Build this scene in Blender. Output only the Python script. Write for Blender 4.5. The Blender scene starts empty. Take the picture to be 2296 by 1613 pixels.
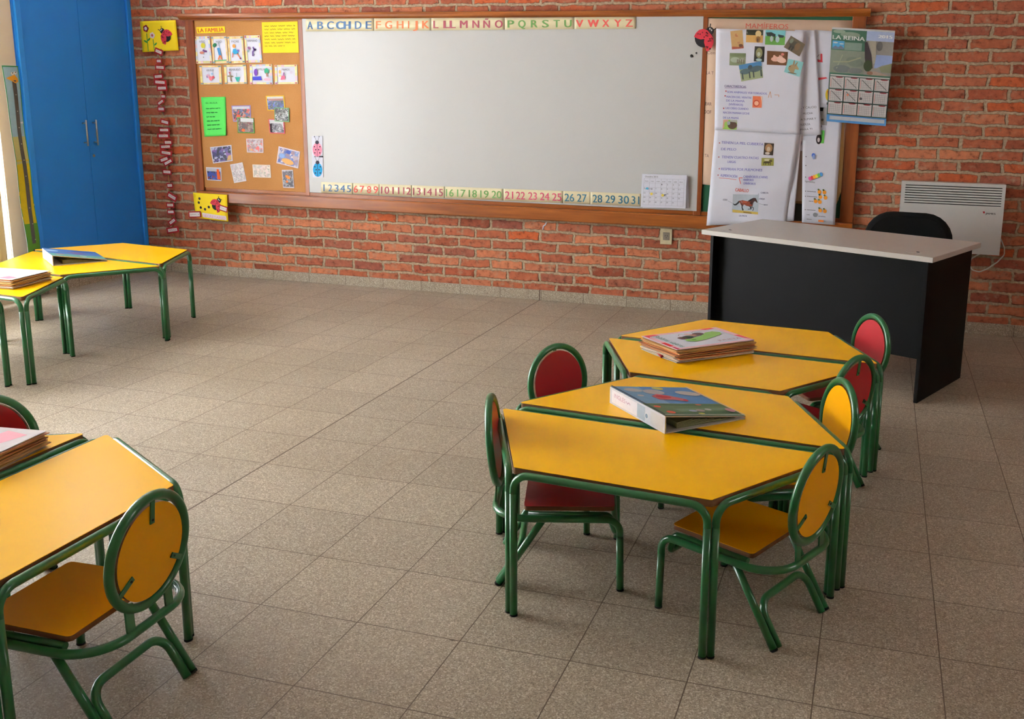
import bpy, bmesh, math, random
from mathutils import Vector, Matrix
random.seed(7)
sc = bpy.context.scene
COL = sc.collection
# ------------------------------------------------------------------ camera (solved from floor tiles and wall)
W_PX, H_PX = 2296, 1613
F_PX = 2183.67
YAW, PITCH, ROLL = -0.2804, 0.2028, 0.0152
CAM = Vector((2.1596, -3.0208, 1.4126))
PPX, PPY = 183.6, -154.7
FWD = Vector((math.sin(YAW)*math.cos(PITCH), math.cos(YAW)*math.cos(PITCH), -math.sin(PITCH)))
_r = Vector((math.cos(YAW), -math.sin(YAW), 0)); _u = _r.cross(FWD)
RGT = _r*math.cos(ROLL) + _u*math.sin(ROLL); UPV = -_r*math.sin(ROLL) + _u*math.cos(ROLL)
cd = bpy.data.cameras.new('camera'); cam = bpy.data.objects.new('camera', cd); COL.objects.link(cam)
cam.matrix_world = Matrix.Translation(CAM) @ Matrix((RGT, UPV, -FWD)).transposed().to_4x4()
cd.sensor_width = 36; cd.lens = F_PX*36/W_PX; cd.shift_x = -PPX/W_PX; cd.shift_y = PPY/W_PX
cd.clip_start = 0.05; sc.camera = cam
# ------------------------------------------------------------------ daylight
wd = bpy.data.worlds.new('daylight'); sc.world = wd; wd.use_nodes = True
bg = wd.node_tree.nodes['Background']; bg.inputs[0].default_value = (0.93, 0.97, 1.0, 1); bg.inputs[1].default_value = 18.5
sc.view_settings.view_transform = 'Standard'; sc.view_settings.look = 'None'; sc.view_settings.gamma = 1
sc.view_settings.use_curve_mapping = False; sc.view_settings.exposure = 0.13
def portal(loc, rot, sx, sy):
    l = bpy.data.lights.new('daylight_portal', 'AREA'); l.shape = 'RECTANGLE'; l.size = sx; l.size_y = sy
    l.cycles.is_portal = True
    o = bpy.data.objects.new('daylight_portal', l); COL.objects.link(o); o.location = loc; o.rotation_euler = rot

YW = 3.15; XL = -3.2; XR = 5.2; YB = -5.4; ZC = 2.95; TT = 0.425   # walls, ceiling, table top height
# left windows: opening list (y0, y1, z0, z1)
LWIN = [(-1.35, 1.93, 0.12, 2.45)]
RWIN = [(-0.7, 0.1, 1.5, 2.15)]
for a, b, c, d in LWIN: portal((XL-0.02, (a+b)/2, (c+d)/2), (0, -math.pi/2, 0), d-c, b-a)
for a, b, c, d in RWIN: portal((XR+0.02, (a+b)/2, (c+d)/2), (0, math.pi/2, 0), d-c, b-a)

# ------------------------------------------------------------------ photo geometry helpers
def ray(u, v):
    a = (u-PPX-W_PX/2)/F_PX; b = -(v-PPY-H_PX/2)/F_PX
    return FWD + RGT*a + UPV*b
def wy(u, v, y):
    d = ray(u, v); return CAM + d*((y-CAM.y)/d.y)
def wx(u, v, x):
    d = ray(u, v); return CAM + d*((x-CAM.x)/d.x)
def wz(u, v, z):
    d = ray(u, v); return CAM + d*((z-CAM.z)/d.z)

# ------------------------------------------------------------------ materials
def lin(c):
    c = c/255; return c/12.92 if c <= 0.04045 else ((c+0.055)/1.055)**2.4
def rgb(r, g, b): return (lin(r), lin(g), lin(b), 1)
class NT:
    def __init__(s, name):
        s.m = bpy.data.materials.new(name); s.m.use_nodes = True; s.t = s.m.node_tree; s.n = s.t.nodes; s.l = s.t.links
        s.b = s.n['Principled BSDF']
    def add(s, t, **k):
        n = s.n.new(t)
        for a, v in k.items(): setattr(n, a, v)
        return n
    def coord(s, scale=(1, 1, 1), loc=(0, 0, 0), rot=(0, 0, 0), world=True):
        g = s.add('ShaderNodeNewGeometry') if world else s.add('ShaderNodeTexCoord')
        m = s.add('ShaderNodeMapping'); m.inputs['Scale'].default_value = scale; m.inputs['Location'].default_value = loc; m.inputs['Rotation'].default_value = rot
        s.l.new(g.outputs['Position' if world else 'Object'], m.inputs[0]); return m.outputs[0]
    def noise(s, vec, scale, detail=3, rough=0.5):
        n = s.add('ShaderNodeTexNoise'); n.inputs['Scale'].default_value = scale; n.inputs['Detail'].default_value = detail; n.inputs['Roughness'].default_value = rough
        s.l.new(vec, n.inputs['Vector']); return n
    def ramp(s, fac, stops, interp='LINEAR'):
        r = s.add('ShaderNodeValToRGB'); r.color_ramp.interpolation = interp; e = r.color_ramp.elements
        while len(e) < len(stops): e.new(0.5)
        for i, (p, c) in enumerate(stops): e[i].position = p; e[i].color = c
        s.l.new(fac, r.inputs[0]); return r.outputs[0]
    def mix(s, fac, a, b, mode='MIX'):
        m = s.add('ShaderNodeMix', data_type='RGBA', blend_type=mode)
        if isinstance(fac, float): m.inputs[0].default_value = fac
        else: s.l.new(fac, m.inputs[0])
        for i, x in ((6, a), (7, b)):
            if isinstance(x, tuple): m.inputs[i].default_value = x
            else: s.l.new(x, m.inputs[i])
        return m.outputs[2]
    def math(s, op, a, b):
        m = s.add('ShaderNodeMath', operation=op)
        for i, x in enumerate((a, b)):
            if isinstance(x, (int, float)): m.inputs[i].default_value = x
            else: s.l.new(x, m.inputs[i])
        return m.outputs[0]
    def bump(s, h, strength, dist):
        b = s.add('ShaderNodeBump'); b.inputs['Strength'].default_value = strength; b.inputs['Distance'].default_value = dist
        s.l.new(h, b.inputs['Height']); s.l.new(b.outputs[0], s.b.inputs['Normal'])
    def base(s, c):
        if isinstance(c, tuple): s.b.inputs['Base Color'].default_value = c
        else: s.l.new(c, s.b.inputs['Base Color'])
    def set(s, rough=0.5, spec=0.5, metal=0.0, coat=0.0):
        s.b.inputs['Roughness'].default_value = rough; s.b.inputs['Specular IOR Level'].default_value = spec
        s.b.inputs['Metallic'].default_value = metal; s.b.inputs['Coat Weight'].default_value = coat
        s.b.inputs['Coat Roughness'].default_value = 0.15
        return s.m
def soft(name, col, rough=0.5, spec=0.5, var=0.08, scale=30, coat=0.0, metal=0.0, bump=0.0):
    """a coloured surface with slight procedural mottling"""
    t = NT(name); v = t.coord(world=False); n = t.noise(v, scale, 3)
    d = tuple(max(0, c*(1-var)) for c in col[:3])+(1,); e = tuple(min(1, c*(1+var)) for c in col[:3])+(1,)
    t.base(t.ramp(n.outputs[0], [(0.3, d), (0.7, e)]))
    if bump: t.bump(n.outputs[0], bump, 0.002)
    return t.set(rough, spec, metal, coat)
_flat = {}
def ink(r, g, b):
    k = (r, g, b)
    if k not in _flat: _flat[k] = soft('ink_%d_%d_%d' % k, rgb(r, g, b), 0.6, 0.3, 0.04, 60)
    return _flat[k]
def photo_mat(name, cols, scale=90):
    scale *= 0.62
    t = NT(name); v = t.coord(world=False); n = t.noise(v, scale*0.6, 2)
    w = t.mix(0.06, v, n.outputs['Color'], 'ADD')
    vo = t.add('ShaderNodeTexVoronoi'); vo.inputs['Scale'].default_value = scale; t.l.new(w, vo.inputs['Vector'])
    sp = t.add('ShaderNodeSeparateColor'); t.l.new(vo.outputs['Color'], sp.inputs[0])
    k = len(cols); t.base(t.ramp(sp.outputs[0], [(i/k, rgb(*c)) for i, c in enumerate(cols)], 'CONSTANT'))
    return t.set(0.35, 0.4)

def mat_brick():
    t = NT('common_brick')
    g = t.add('ShaderNodeNewGeometry'); sep = t.add('ShaderNodeSeparateXYZ'); t.l.new(g.outputs['Position'], sep.inputs[0])
    sx = t.math('ADD', sep.outputs[0], t.math('MULTIPLY', sep.outputs[1], 1.0))
    sx = t.math('SUBTRACT', sx, YW-0.238*20); sz = t.math('ADD', sep.outputs[2], -0.19+0.0705*20)
    cb = t.add('ShaderNodeCombineXYZ'); t.l.new(sx, cb.inputs[0]); t.l.new(sz, cb.inputs[1])
    nz = t.noise(cb.outputs[0], 9, 2); nz2 = t.noise(cb.outputs[0], 45, 3, 0.6)
    def off(n, k):
        m = t.add('ShaderNodeVectorMath', operation='MULTIPLY_ADD'); t.l.new(n.outputs['Color'], m.inputs[0])
        m.inputs[1].default_value = (k, k*0.8, 0); m.inputs[2].default_value = (-k/2, -k*0.4, 0); return m.outputs[0]
    a = t.add('ShaderNodeVectorMath', operation='ADD'); t.l.new(cb.outputs[0], a.inputs[0]); t.l.new(off(nz, 0.034), a.inputs[1])
    a2 = t.add('ShaderNodeVectorMath', operation='ADD'); t.l.new(a.outputs[0], a2.inputs[0]); t.l.new(off(nz2, 0.019), a2.inputs[1])
    br = t.add('ShaderNodeTexBrick'); br.offset = 0.5; br.inputs['Scale'].default_value = 1
    br.inputs['Brick Width'].default_value = 0.238; br.inputs['Row Height'].default_value = 0.0705
    br.inputs['Mortar Size'].default_value = 0.0120; br.inputs['Mortar Smooth'].default_value = 0.5
    br.inputs['Color1'].default_value = (0, 0, 0, 1); br.inputs['Color2'].default_value = (1, 1, 1, 1); br.inputs['Mortar'].default_value = (0.5, 0.5, 0.5, 1)
    t.l.new(a2.outputs[0], br.inputs['Vector'])
    per = t.ramp(br.outputs['Color'], [(0, rgb(142, 74, 54)), (0.2, rgb(182, 104, 72)), (0.4, rgb(168, 94, 70)), (0.6, rgb(200, 124, 88)), (0.8, rgb(150, 86, 70)), (1, rgb(196, 98, 56))])
    st = t.noise(cb.outputs[0], 26, 5, 0.65)
    s1 = t.ramp(st.outputs[0], [(0.32, (0.42, 0.36, 0.36, 1)), (0.46, (0.90, 0.88, 0.88, 1)), (0.60, (1.05, 1.02, 1.0, 1)), (0.75, (1.25, 1.18, 1.12, 1))])
    bc = t.mix(1.0, per, s1, 'MULTIPLY')
    mo = t.ramp(t.noise(cb.outputs[0], 60, 4).outputs[0], [(0.3, rgb(142, 120, 98)), (0.7, rgb(186, 162, 134))])
    # smears of mortar on brick faces
    sm = t.ramp(t.noise(cb.outputs[0], 14, 5, 0.7).outputs[0], [(0.54, (0, 0, 0, 1)), (0.70, (0.55, 0.55, 0.55, 1))])
    bc = t.mix(sm, bc, mo)
    t.base(t.mix(br.outputs['Fac'], bc, mo))
    h = t.math('SUBTRACT', t.math('MULTIPLY', st.outputs[0], 0.35), br.outputs['Fac'])
    t.bump(h, 0.75, 0.010)
    return t.set(0.85, 0.25)
def mat_terrazzo(name, floor=True):
    t = NT(name)
    g = t.add('ShaderNodeNewGeometry'); sep = t.add('ShaderNodeSeparateXYZ'); t.l.new(g.outputs['Position'], sep.inputs[0])
    cb = t.add('ShaderNodeCombineXYZ')
    t.l.new(t.math('ADD', sep.outputs[0], 6.0), cb.inputs[0]); 
    if floor: t.l.new(t.math('ADD', sep.outputs[1], 6.0), cb.inputs[1])
    else:
        t.l.new(t.math('ADD', t.math('ADD', sep.outputs[0], sep.outputs[1]), 6.0-YW), cb.inputs[0]); cb.inputs[1].default_value = 0.15
    nz = t.noise(cb.outputs[0], 3, 2)
    br = t.add('ShaderNodeTexBrick'); br.offset = 0; br.inputs['Scale'].default_value = 1
    br.inputs['Brick Width'].default_value = 0.3; br.inputs['Row Height'].default_value = 0.3
    br.inputs['Mortar Size'].default_value = 0.0017; br.inputs['Mortar Smooth'].default_value = 0.2
    br.inputs['Color1'].default_value = (0.93, 0.93, 0.93, 1); br.inputs['Color2'].default_value = (1.06, 1.06, 1.06, 1); br.inputs['Mortar'].default_value = (1, 1, 1, 1)
    t.l.new(cb.outputs[0], br.inputs['Vector'])
    v = g.outputs['Position']
    vo = t.add('ShaderNodeTexVoronoi'); vo.inputs['Scale'].default_value = 300; t.l.new(v, vo.inputs['Vector'])
    sp = t.add('ShaderNodeSeparateColor'); t.l.new(vo.outputs['Color'], sp.inputs[0])
    chips = t.ramp(sp.outputs[0], [(0, rgb(98, 86, 74)), (0.16, rgb(134, 120, 102)), (0.5, rgb(162, 148, 128)), (0.80, rgb(180, 166, 146)), (0.93, rgb(214, 204, 188))])
    ns = t.noise(v, 420, 2)
    chips = t.mix(0.35, chips, t.ramp(ns.outputs[0], [(0.35, rgb(118, 104, 90)), (0.65, rgb(186, 172, 152))]))
    big = t.noise(v, 1.3, 3); stain = t.ramp(big.outputs[0], [(0.35, (0.90, 0.87, 0.82, 1)), (0.6, (1.03, 1.02, 1.0, 1))])
    c = t.mix(1.0, t.mix(1.0, chips, br.outputs['Color'], 'MULTIPLY'), stain, 'MULTIPLY')
    c = t.mix(br.outputs['Fac'], c, rgb(92, 72, 56))
    jx = t.math('LESS_THAN', t.math('ABSOLUTE', sep.outputs[0], 0.0), 0.0032)      # one wider, darker joint across the room
    c = t.mix(jx, c, rgb(84, 62, 46))
    t.base(c); t.bump(t.math('MULTIPLY', br.outputs['Fac'], -1.0), 0.5, 0.002)
    rr = t.ramp(ns.outputs[0], [(0.3, (0.42,)*3+(1,)), (0.7, (0.56,)*3+(1,))]); t.l.new(rr, t.b.inputs['Roughness'])
    t.b.inputs['Specular IOR Level'].default_value = 0.5
    return t.m
def mat_wood(name, c0, c1, axis=0, rough=0.3):
    t = NT(name); s = [28, 28, 28]; s[axis] = 1.6
    v = t.coord(tuple(s), world=False); n = t.noise(v, 1.2, 5, 0.6)
    t.base(t.ramp(n.outputs[0], [(0.3, c0), (0.7, c1)])); t.bump(n.outputs[0], 0.08, 0.002)
    return t.set(rough, 0.4, 0, 0.08)
def mat_cork():
    t = NT('cork'); v = t.coord(world=False)
    a = t.noise(v, 180, 3, 0.7); b = t.noise(v, 5, 3)
    c = t.ramp(a.outputs[0], [(0.3, rgb(170, 112, 58)), (0.7, rgb(204, 148, 90))])
    t.base(t.mix(0.35, c, t.ramp(b.outputs[0], [(0.3, rgb(178, 120, 64)), (0.7, rgb(206, 150, 92))]))); t.bump(a.outputs[0], 0.3, 0.001)
    return t.set(0.8, 0.2)
M = dict(
    brick=mat_brick(), floor=mat_terrazzo('terrazzo_tiles'), skirting=mat_terrazzo('terrazzo_skirting', False),
    plaster=soft('cream_plaster', rgb(214, 204, 188), 0.8, 0.2, 0.03, 4), ceil=soft('white_ceiling', rgb(225, 222, 215), 0.9, 0.2, 0.02, 3),
    blue=soft('blue_laminate', rgb(42, 138, 236), 0.45, 0.25, 0.03, 3), blue2=soft('blue_painted_frame', rgb(48, 148, 246), 0.42, 0.3, 0.03, 6),
    yellow=soft('yellow_laminate', rgb(254, 186, 0), 0.30, 0.14, 0.025, 6), orange=soft('yellow_plywood_laminate', rgb(244, 168, 0), 0.34, 0.14, 0.03, 6),
    red=soft('red_laminate', rgb(176, 22, 34), 0.36, 0.45, 0.04, 6), edge=mat_wood('raw_board_edge', rgb(104, 66, 40), rgb(150, 104, 66), 0, 0.7),
    green=soft('green_enamel', rgb(34, 104, 56), 0.28, 0.5, 0.06, 25, 0.3), rubber=soft('black_rubber', rgb(26, 26, 24), 0.7, 0.3),
    chrome=soft('brushed_steel', rgb(190, 190, 188), 0.28, 0.5, 0.03, 40, 0, 1.0), cork=mat_cork(),
    wood=mat_wood('varnished_pine_frame', rgb(124, 62, 22), rgb(172, 98, 38), 0), woodv=mat_wood('varnished_pine_upright', rgb(122, 60, 26), rgb(164, 90, 44), 2),
    board=soft('whiteboard_enamel', rgb(198, 197, 195), 0.24, 0.22, 0.01, 2), chalk=soft('green_chalkboard', rgb(34, 92, 62), 0.6, 0.3, 0.08, 5),
    paper=soft('white_paper', rgb(230, 231, 244), 0.75, 0.2, 0.02, 8), kraft=soft('manila_paper', rgb(208, 178, 154), 0.8, 0.2, 0.03, 8), old=soft('yellowed_paper', rgb(206, 166, 104), 0.8, 0.2, 0.05, 12),
    lam=soft('laminated_cream_card', rgb(226, 214, 176), 0.22, 0.5, 0.03, 20), ypaper=soft('yellow_card', rgb(246, 214, 20), 0.6, 0.3, 0.03, 12),
    gpaper=soft('green_card', rgb(96, 232, 100), 0.6, 0.3, 0.02, 12), redcard=soft('red_card', rgb(168, 30, 38), 0.6, 0.3, 0.05, 20),
    desktop=soft('grey_melamine', rgb(196, 190, 182), 0.35, 0.45, 0.02, 12), charcoal=soft('charcoal_melamine', rgb(13, 13, 13), 0.5, 0.14, 0.04, 20),
    black=soft('black_fabric', rgb(14, 14, 15), 0.85, 0.2, 0.2, 120), blackp=soft('black_plastic', rgb(18, 18, 19), 0.5, 0.4),
    white=soft('white_enamel', rgb(214, 212, 208), 0.3, 0.5, 0.01, 5), slot=soft('vent_shadow_metal', rgb(66, 62, 58), 0.6, 0.3), cable=soft('white_cable', rgb(206, 200, 190), 0.45, 0.4),
    socket=soft('cream_plastic', rgb(206, 192, 156), 0.4, 0.4), grey=soft('grey_plastic', rgb(128, 118, 104), 0.5, 0.4),
    alu=soft('white_window_frame', rgb(224, 222, 216), 0.4, 0.4, 0.02), string=soft('yellow_string', rgb(176, 140, 74), 0.8, 0.2), peg=soft('wooden_peg', rgb(176, 128, 72), 0.7, 0.3, 0.1, 60),
)
# translucent curtain
t = NT('cream_curtain'); t.base(rgb(222, 206, 168)); t.set(0.9, 0.1)
tr = t.add('ShaderNodeBsdfTranslucent'); tr.inputs[0].default_value = rgb(222, 206, 168); mx = t.add('ShaderNodeMixShader'); mx.inputs[0].default_value = 0.18
t.l.new(t.b.outputs[0], mx.inputs[1]); t.l.new(tr.outputs[0], mx.inputs[2]); t.l.new(mx.outputs[0], t.n['Material Output'].inputs[0]); M['curtain'] = t.m
t = NT('window_glass'); t.base((1, 1, 1, 1)); t.set(0.02, 0.5); t.b.inputs['Transmission Weight'].default_value = 1; t.b.inputs['IOR'].default_value = 1.02; M['glass'] = t.m

# ------------------------------------------------------------------ object helpers
def tag(o, label, cat, group=None):
    o['label'] = label; o['category'] = cat
    if group: o['group'] = group
    return o
def thing(name, label, cat, loc=(0, 0, 0), rz=0.0, group=None):
    o = bpy.data.objects.new(name, None); COL.objects.link(o); o.location = loc; o.rotation_euler = (0, 0, rz); o.empty_display_size = 0.1
    return tag(o, label, cat, group)
def put(name, bm, mats, parent=None, world=False, smooth=False):
    """link a bmesh as one object; world=True means its coordinates are world coordinates"""
    off = Vector((0, 0, 0))
    if world and parent is not None:
        p = parent; 
        while p is not None: off += p.location; p = p.parent
        for v in bm.verts: v.co -= off
        loc = Vector((0, 0, 0))
    elif world:
        loc = sum((v.co for v in bm.verts), Vector((0, 0, 0)))/max(1, len(bm.verts))
        for v in bm.verts: v.co -= loc
    else: loc = Vector((0, 0, 0))
    me = bpy.data.meshes.new(name); bm.to_mesh(me); bm.free()
    for m in (mats if isinstance(mats, (list, tuple)) else [mats]): me.materials.append(m)
    if smooth:
        for p in me.polygons: p.use_smooth = True
    o = bpy.data.objects.new(name, me); COL.objects.link(o); o.location = loc
    if parent is not None: o.parent = parent
    return o
def struct(name, bm, m):
    o = put(name, bm, m, None, True); o['kind'] = 'structure'; return o
def BM(): return bmesh.new()
def box(bm, c, s, mi=0, mat=None, bev=0.0):
    m = Matrix.Translation(Vector(c)) @ (mat if mat is not None else Matrix.Identity(4)) @ Matrix.Diagonal((s[0], s[1], s[2], 1))
    r = bmesh.ops.create_cube(bm, size=1, matrix=m); vs = r['verts']
    fs = {f for v in vs for f in v.link_faces}
    for f in fs: f.material_index = mi
    if bev:
        es = list({e for v in vs for e in v.link_edges})
        r2 = bmesh.ops.bevel(bm, geom=es, offset=bev, segments=2, affect='EDGES', profile=0.5)
        for f in r2['faces']: f.material_index = mi
def fillet(pts, R, n=8):
    out = [Vector(pts[0])]
    for i in range(1, len(pts)-1):
        a, b, c = Vector(pts[i-1]), Vector(pts[i]), Vector(pts[i+1])
        d1 = (a-b).normalized(); d2 = (c-b).normalized(); ang = d1.angle(d2)
        r = R[i-1] if isinstance(R, (list, tuple)) else R
        if r <= 0 or ang > 3.1: out.append(b); continue
        tl = r/math.tan(ang/2); p1 = b+d1*tl; p2 = b+d2*tl
        cc = b + (d1+d2).normalized()*(r/math.sin(ang/2))
        v1 = p1-cc; v2 = p2-cc; tot = v1.angle(v2); ax = v1.cross(v2).normalized()
        for k in range(n+1): out.append(cc + Matrix.Rotation(tot*k/n, 3, ax) @ v1)
    out.append(Vector(pts[-1])); return out
def tube(bm, pts, r, seg=12, closed=False, mi=0, cap=True):
    pts = [Vector(p) for p in pts]; n = len(pts); rings = []
    T = []
    for i in range(n):
        a = pts[(i-1) % n] if (closed or i > 0) else pts[i]; b = pts[(i+1) % n] if (closed or i < n-1) else pts[i]
        T.append((b-a).normalized())
    up = Vector((0, 0, 1)) if abs(T[0].z) < 0.9 else Vector((1, 0, 0))
    N = (up - T[0]*up.dot(T[0])).normalized()
    for i in range(n):
        if i > 0:
            N = (N - T[i]*N.dot(T[i])).normalized()
        B = T[i].cross(N)
        rings.append([bm.verts.new(pts[i] + (N*math.cos(2*math.pi*k/seg) + B*math.sin(2*math.pi*k/seg))*r) for k in range(seg)])
    m = n if closed else n-1
    for i in range(m):
        A = rings[i]; Bq = rings[(i+1) % n]
        for k in range(seg):
            f = bm.faces.new((A[k], A[(k+1) % seg], Bq[(k+1) % seg], Bq[k])); f.material_index = mi; f.smooth = True
    if cap and not closed:
        for rr, rev in ((rings[0], True), (rings[-1], False)):
            f = bm.faces.new(list(reversed(rr)) if rev else rr); f.material_index = mi
def prism(bm, poly, z0, z1, mi_top=0, mi_side=0, mat=None):
    """extruded polygon in local xy, transformed by mat"""
    mt = mat if mat is not None else Matrix.Identity(4)
    lo = [bm.verts.new(mt @ Vector((x, y, z0))) for x, y in poly]; hi = [bm.verts.new(mt @ Vector((x, y, z1))) for x, y in poly]
    f = bm.faces.new(hi); f.material_index = mi_top
    f = bm.faces.new(list(reversed(lo))); f.material_index = mi_side
    k = len(poly)
    for i in range(k):
        f = bm.faces.new((lo[i], lo[(i+1) % k], hi[(i+1) % k], hi[i])); f.material_index = mi_side
def round_poly(poly, r, n=5):
    k = len(poly); out = []
    for i in range(k):
        a, b, c = Vector(poly[i-1]), Vector(poly[i]), Vector(poly[(i+1) % k])
        q = fillet([a.to_3d(), b.to_3d(), c.to_3d()], r, n)[1:-1]; out += [(p.x, p.y) for p in q]
    return out
# ---- text
_txt = {}
def text_geo(body):
    if body not in _txt:
        cu = bpy.data.curves.new('txt', 'FONT'); cu.body = body; cu.size = 1; cu.resolution_u = 3
        o = bpy.data.objects.new('txt', cu); me = bpy.data.meshes.new_from_object(o)
        vs = [v.co.copy() for v in me.vertices]; fs = [tuple(p.vertices) for p in me.polygons]
        bpy.data.objects.remove(o); bpy.data.curves.remove(cu); bpy.data.meshes.remove(me)
        xs = [v.x for v in vs]; _txt[body] = (vs, fs, min(xs), max(xs))
    return _txt[body]

class Sheet:
    """a sheet of paper hung in the world: four corner points (top-left, top-right, bottom-right, bottom-left) and its facing direction"""
    def __init__(s, pts, nrm, bulge=None, thick=0.0012):
        s.p = [Vector(q) for q in pts]; s.n = Vector(nrm).normalized(); s.f = bulge; s.th = thick
        s.w = ((s.p[1]-s.p[0]).length + (s.p[2]-s.p[3]).length)/2; s.h = ((s.p[3]-s.p[0]).length + (s.p[2]-s.p[1]).length)/2
    def P(s, a, b, off=0.0):
        t = s.p[0].lerp(s.p[1], a); q = s.p[3].lerp(s.p[2], a)
        return t.lerp(q, b) + s.n*(off + (s.f(a, b) if s.f else 0))
    def body(s, bm, mi=0, nx=None, ny=None):
        nx = nx or (10 if s.f else 1); ny = ny or (14 if s.f else 1)
        g = [[[bm.verts.new(s.P(i/nx, j/ny, o)) for i in range(nx+1)] for j in range(ny+1)] for o in (0, s.th)]
        F = []
        for j in range(ny):
            for i in range(nx):
                F.append((g[1][j][i], g[1][j+1][i], g[1][j+1][i+1], g[1][j][i+1])); F.append((g[0][j][i], g[0][j][i+1], g[0][j+1][i+1], g[0][j+1][i]))
        for i in range(nx):
            F.append((g[0][0][i], g[1][0][i], g[1][0][i+1], g[0][0][i+1])); F.append((g[0][ny][i+1], g[1][ny][i+1], g[1][ny][i], g[0][ny][i]))
        for j in range(ny):
            F.append((g[0][j+1][0], g[1][j+1][0], g[1][j][0], g[0][j][0])); F.append((g[0][j][nx], g[1][j][nx], g[1][j+1][nx], g[0][j+1][nx]))
        for f in F: q = bm.faces.new(f); q.material_index = mi; q.smooth = bool(s.f)
    def art(s, prims, name, parent, lift=0.0006):
        """drawn shapes: e=ellipse, p=polygon, l=line, t=text; one mesh with one material slot per colour"""
        bm = BM(); mats = []; idx = {}
        def mi(c):
            m = c if not isinstance(c, tuple) else ink(*c)
            if m.name not in idx: idx[m.name] = len(mats); mats.append(m)
            return idx[m.name]
        z = s.th + lift
        def poly(pts, m, z):
            if s.f and len(pts) == 4:      # follow the curl of the sheet
                (x0, y0), (x1, y1), (x2, y2), (x3, y3) = pts
                nu = max(1, int(max(math.hypot(x1-x0, y1-y0), math.hypot(x2-x3, y2-y3))/0.07)); nv = max(1, int(max(math.hypot(x3-x0, y3-y0), math.hypot(x2-x1, y2-y1))/0.05))
                if nu*nv > 1:
                    g = [[bm.verts.new(s.P((1-v)*((1-u)*x0+u*x1)+v*((1-u)*x3+u*x2), (1-v)*((1-u)*y0+u*y1)+v*((1-u)*y3+u*y2), z)) for u in [i/nu for i in range(nu+1)]] for v in [j/nv for j in range(nv+1)]]
                    for j in range(nv):
                        for i in range(nu):
                            f = bm.faces.new((g[j][i], g[j][i+1], g[j+1][i+1], g[j+1][i])); f.material_index = m; f.normal_update()
                            if f.normal.dot(s.n) < 0: f.normal_flip()
                    return
            f = bm.faces.new([bm.verts.new(s.P(a, b, z)) for a, b in pts]); f.material_index = m; f.normal_update()
            if f.normal.dot(s.n) < 0: f.normal_flip()
        for q in prims:
            k = q[0]; z += 0.00015
            if k == 'e':
                _, cx, cy, rx, ry, rot, c = q; ar = s.w/s.h; n = 16; pts = []
                for i in range(n):
                    a = 2*math.pi*i/n; x = rx*math.cos(a); y = (rx*ar if ry is None else ry)*math.sin(a)/ar
                    xr = x*math.cos(rot)-y*math.sin(rot); yr = x*math.sin(rot)+y*math.cos(rot); pts.append((cx+xr, cy+yr*ar))
                poly(pts, mi(c), z)
            elif k == 'p': poly(q[1], mi(q[2]), z)
            elif k == 'r': _, a, b, c2, d, c = q; poly([(a, b), (c2, b), (c2, d), (a, d)], mi(c), z)
            elif k == 'l':
                _, pts, wd_, c = q; ar = s.w/s.h; m = mi(c)
                for (a, b), (c2, d) in zip(pts, pts[1:]):
                    dx, dy = c2-a, (d-b)/ar; L = math.hypot(dx, dy) or 1e-6; nx, ny = -dy/L*wd_/2, dx/L*wd_/2*ar
                    poly([(a+nx, b+ny), (c2+nx, d+ny), (c2-nx, d-ny), (a-nx, b-ny)], m, z)
            elif k == 't':
                _, body, a0, b0, a1, hh, c = q[:7]; slope = q[7] if len(q) > 7 else 0.0; bold = q[8] if len(q) > 8 else 0
                vs, fs, x0, x1 = text_geo(body); m = mi(c); cap = 0.73
                for dd in ([0] if not bold else [-bold, 0, bold]):
                    vv = [bm.verts.new(s.P(a0+dd+(v.x-x0)/(x1-x0)*(a1-a0), b0 - (v.y/cap)*hh + slope*(v.x-x0)/(x1-x0), z+(dd and 0.00004))) for v in vs]
                    for f in fs:
                        try: q2 = bm.faces.new([vv[i] for i in f]); q2.material_index = m
                        except ValueError: pass
        return put(name, bm, mats, parent, True)
def scribble(a0, a1, b, h, c, wd_=0.008, words=4, amp=1.0):
    """a line of handwriting too small to read"""
    out = []; x = a0; rnd = random.Random(int(a0*1000+b*777+h*5555))
    while x < a1-0.01:
        L = min(a1-x, (a1-a0)/words*rnd.uniform(0.6, 1.1)); pts = []; n = max(3, int(L/(h*0.55)))
        for i in range(n+1): pts.append((x+L*i/n, b + (h*amp*rnd.uniform(0.2, 0.5))*(1 if i % 2 else -1)))
        out.append(('l', pts, wd_, c)); x += L + h*0.9
    return out
def on_wall(px, y=YW-0.03): return [wy(u, v, y) for u, v in px]
NW = (0, -1, 0)
def paper(name, label, cat, px, mat, y, prims=(), group=None, bulge=None, part='drawing', pts=None, nrm=NW, thick=0.0012):
    s = Sheet(pts or on_wall(px, y), nrm, bulge, thick)
    c = s.P(0.5, 0.5)
    root = thing(name, label, cat, c, 0, group)
    bm = BM(); s.body(bm); put('paper', bm, mat, root, True)
    if prims and part == 'lettering':
        for q in prims: s.art([q], 'written_line', root)
    elif prims: s.art(prims, part, root)
    return root, s

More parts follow.
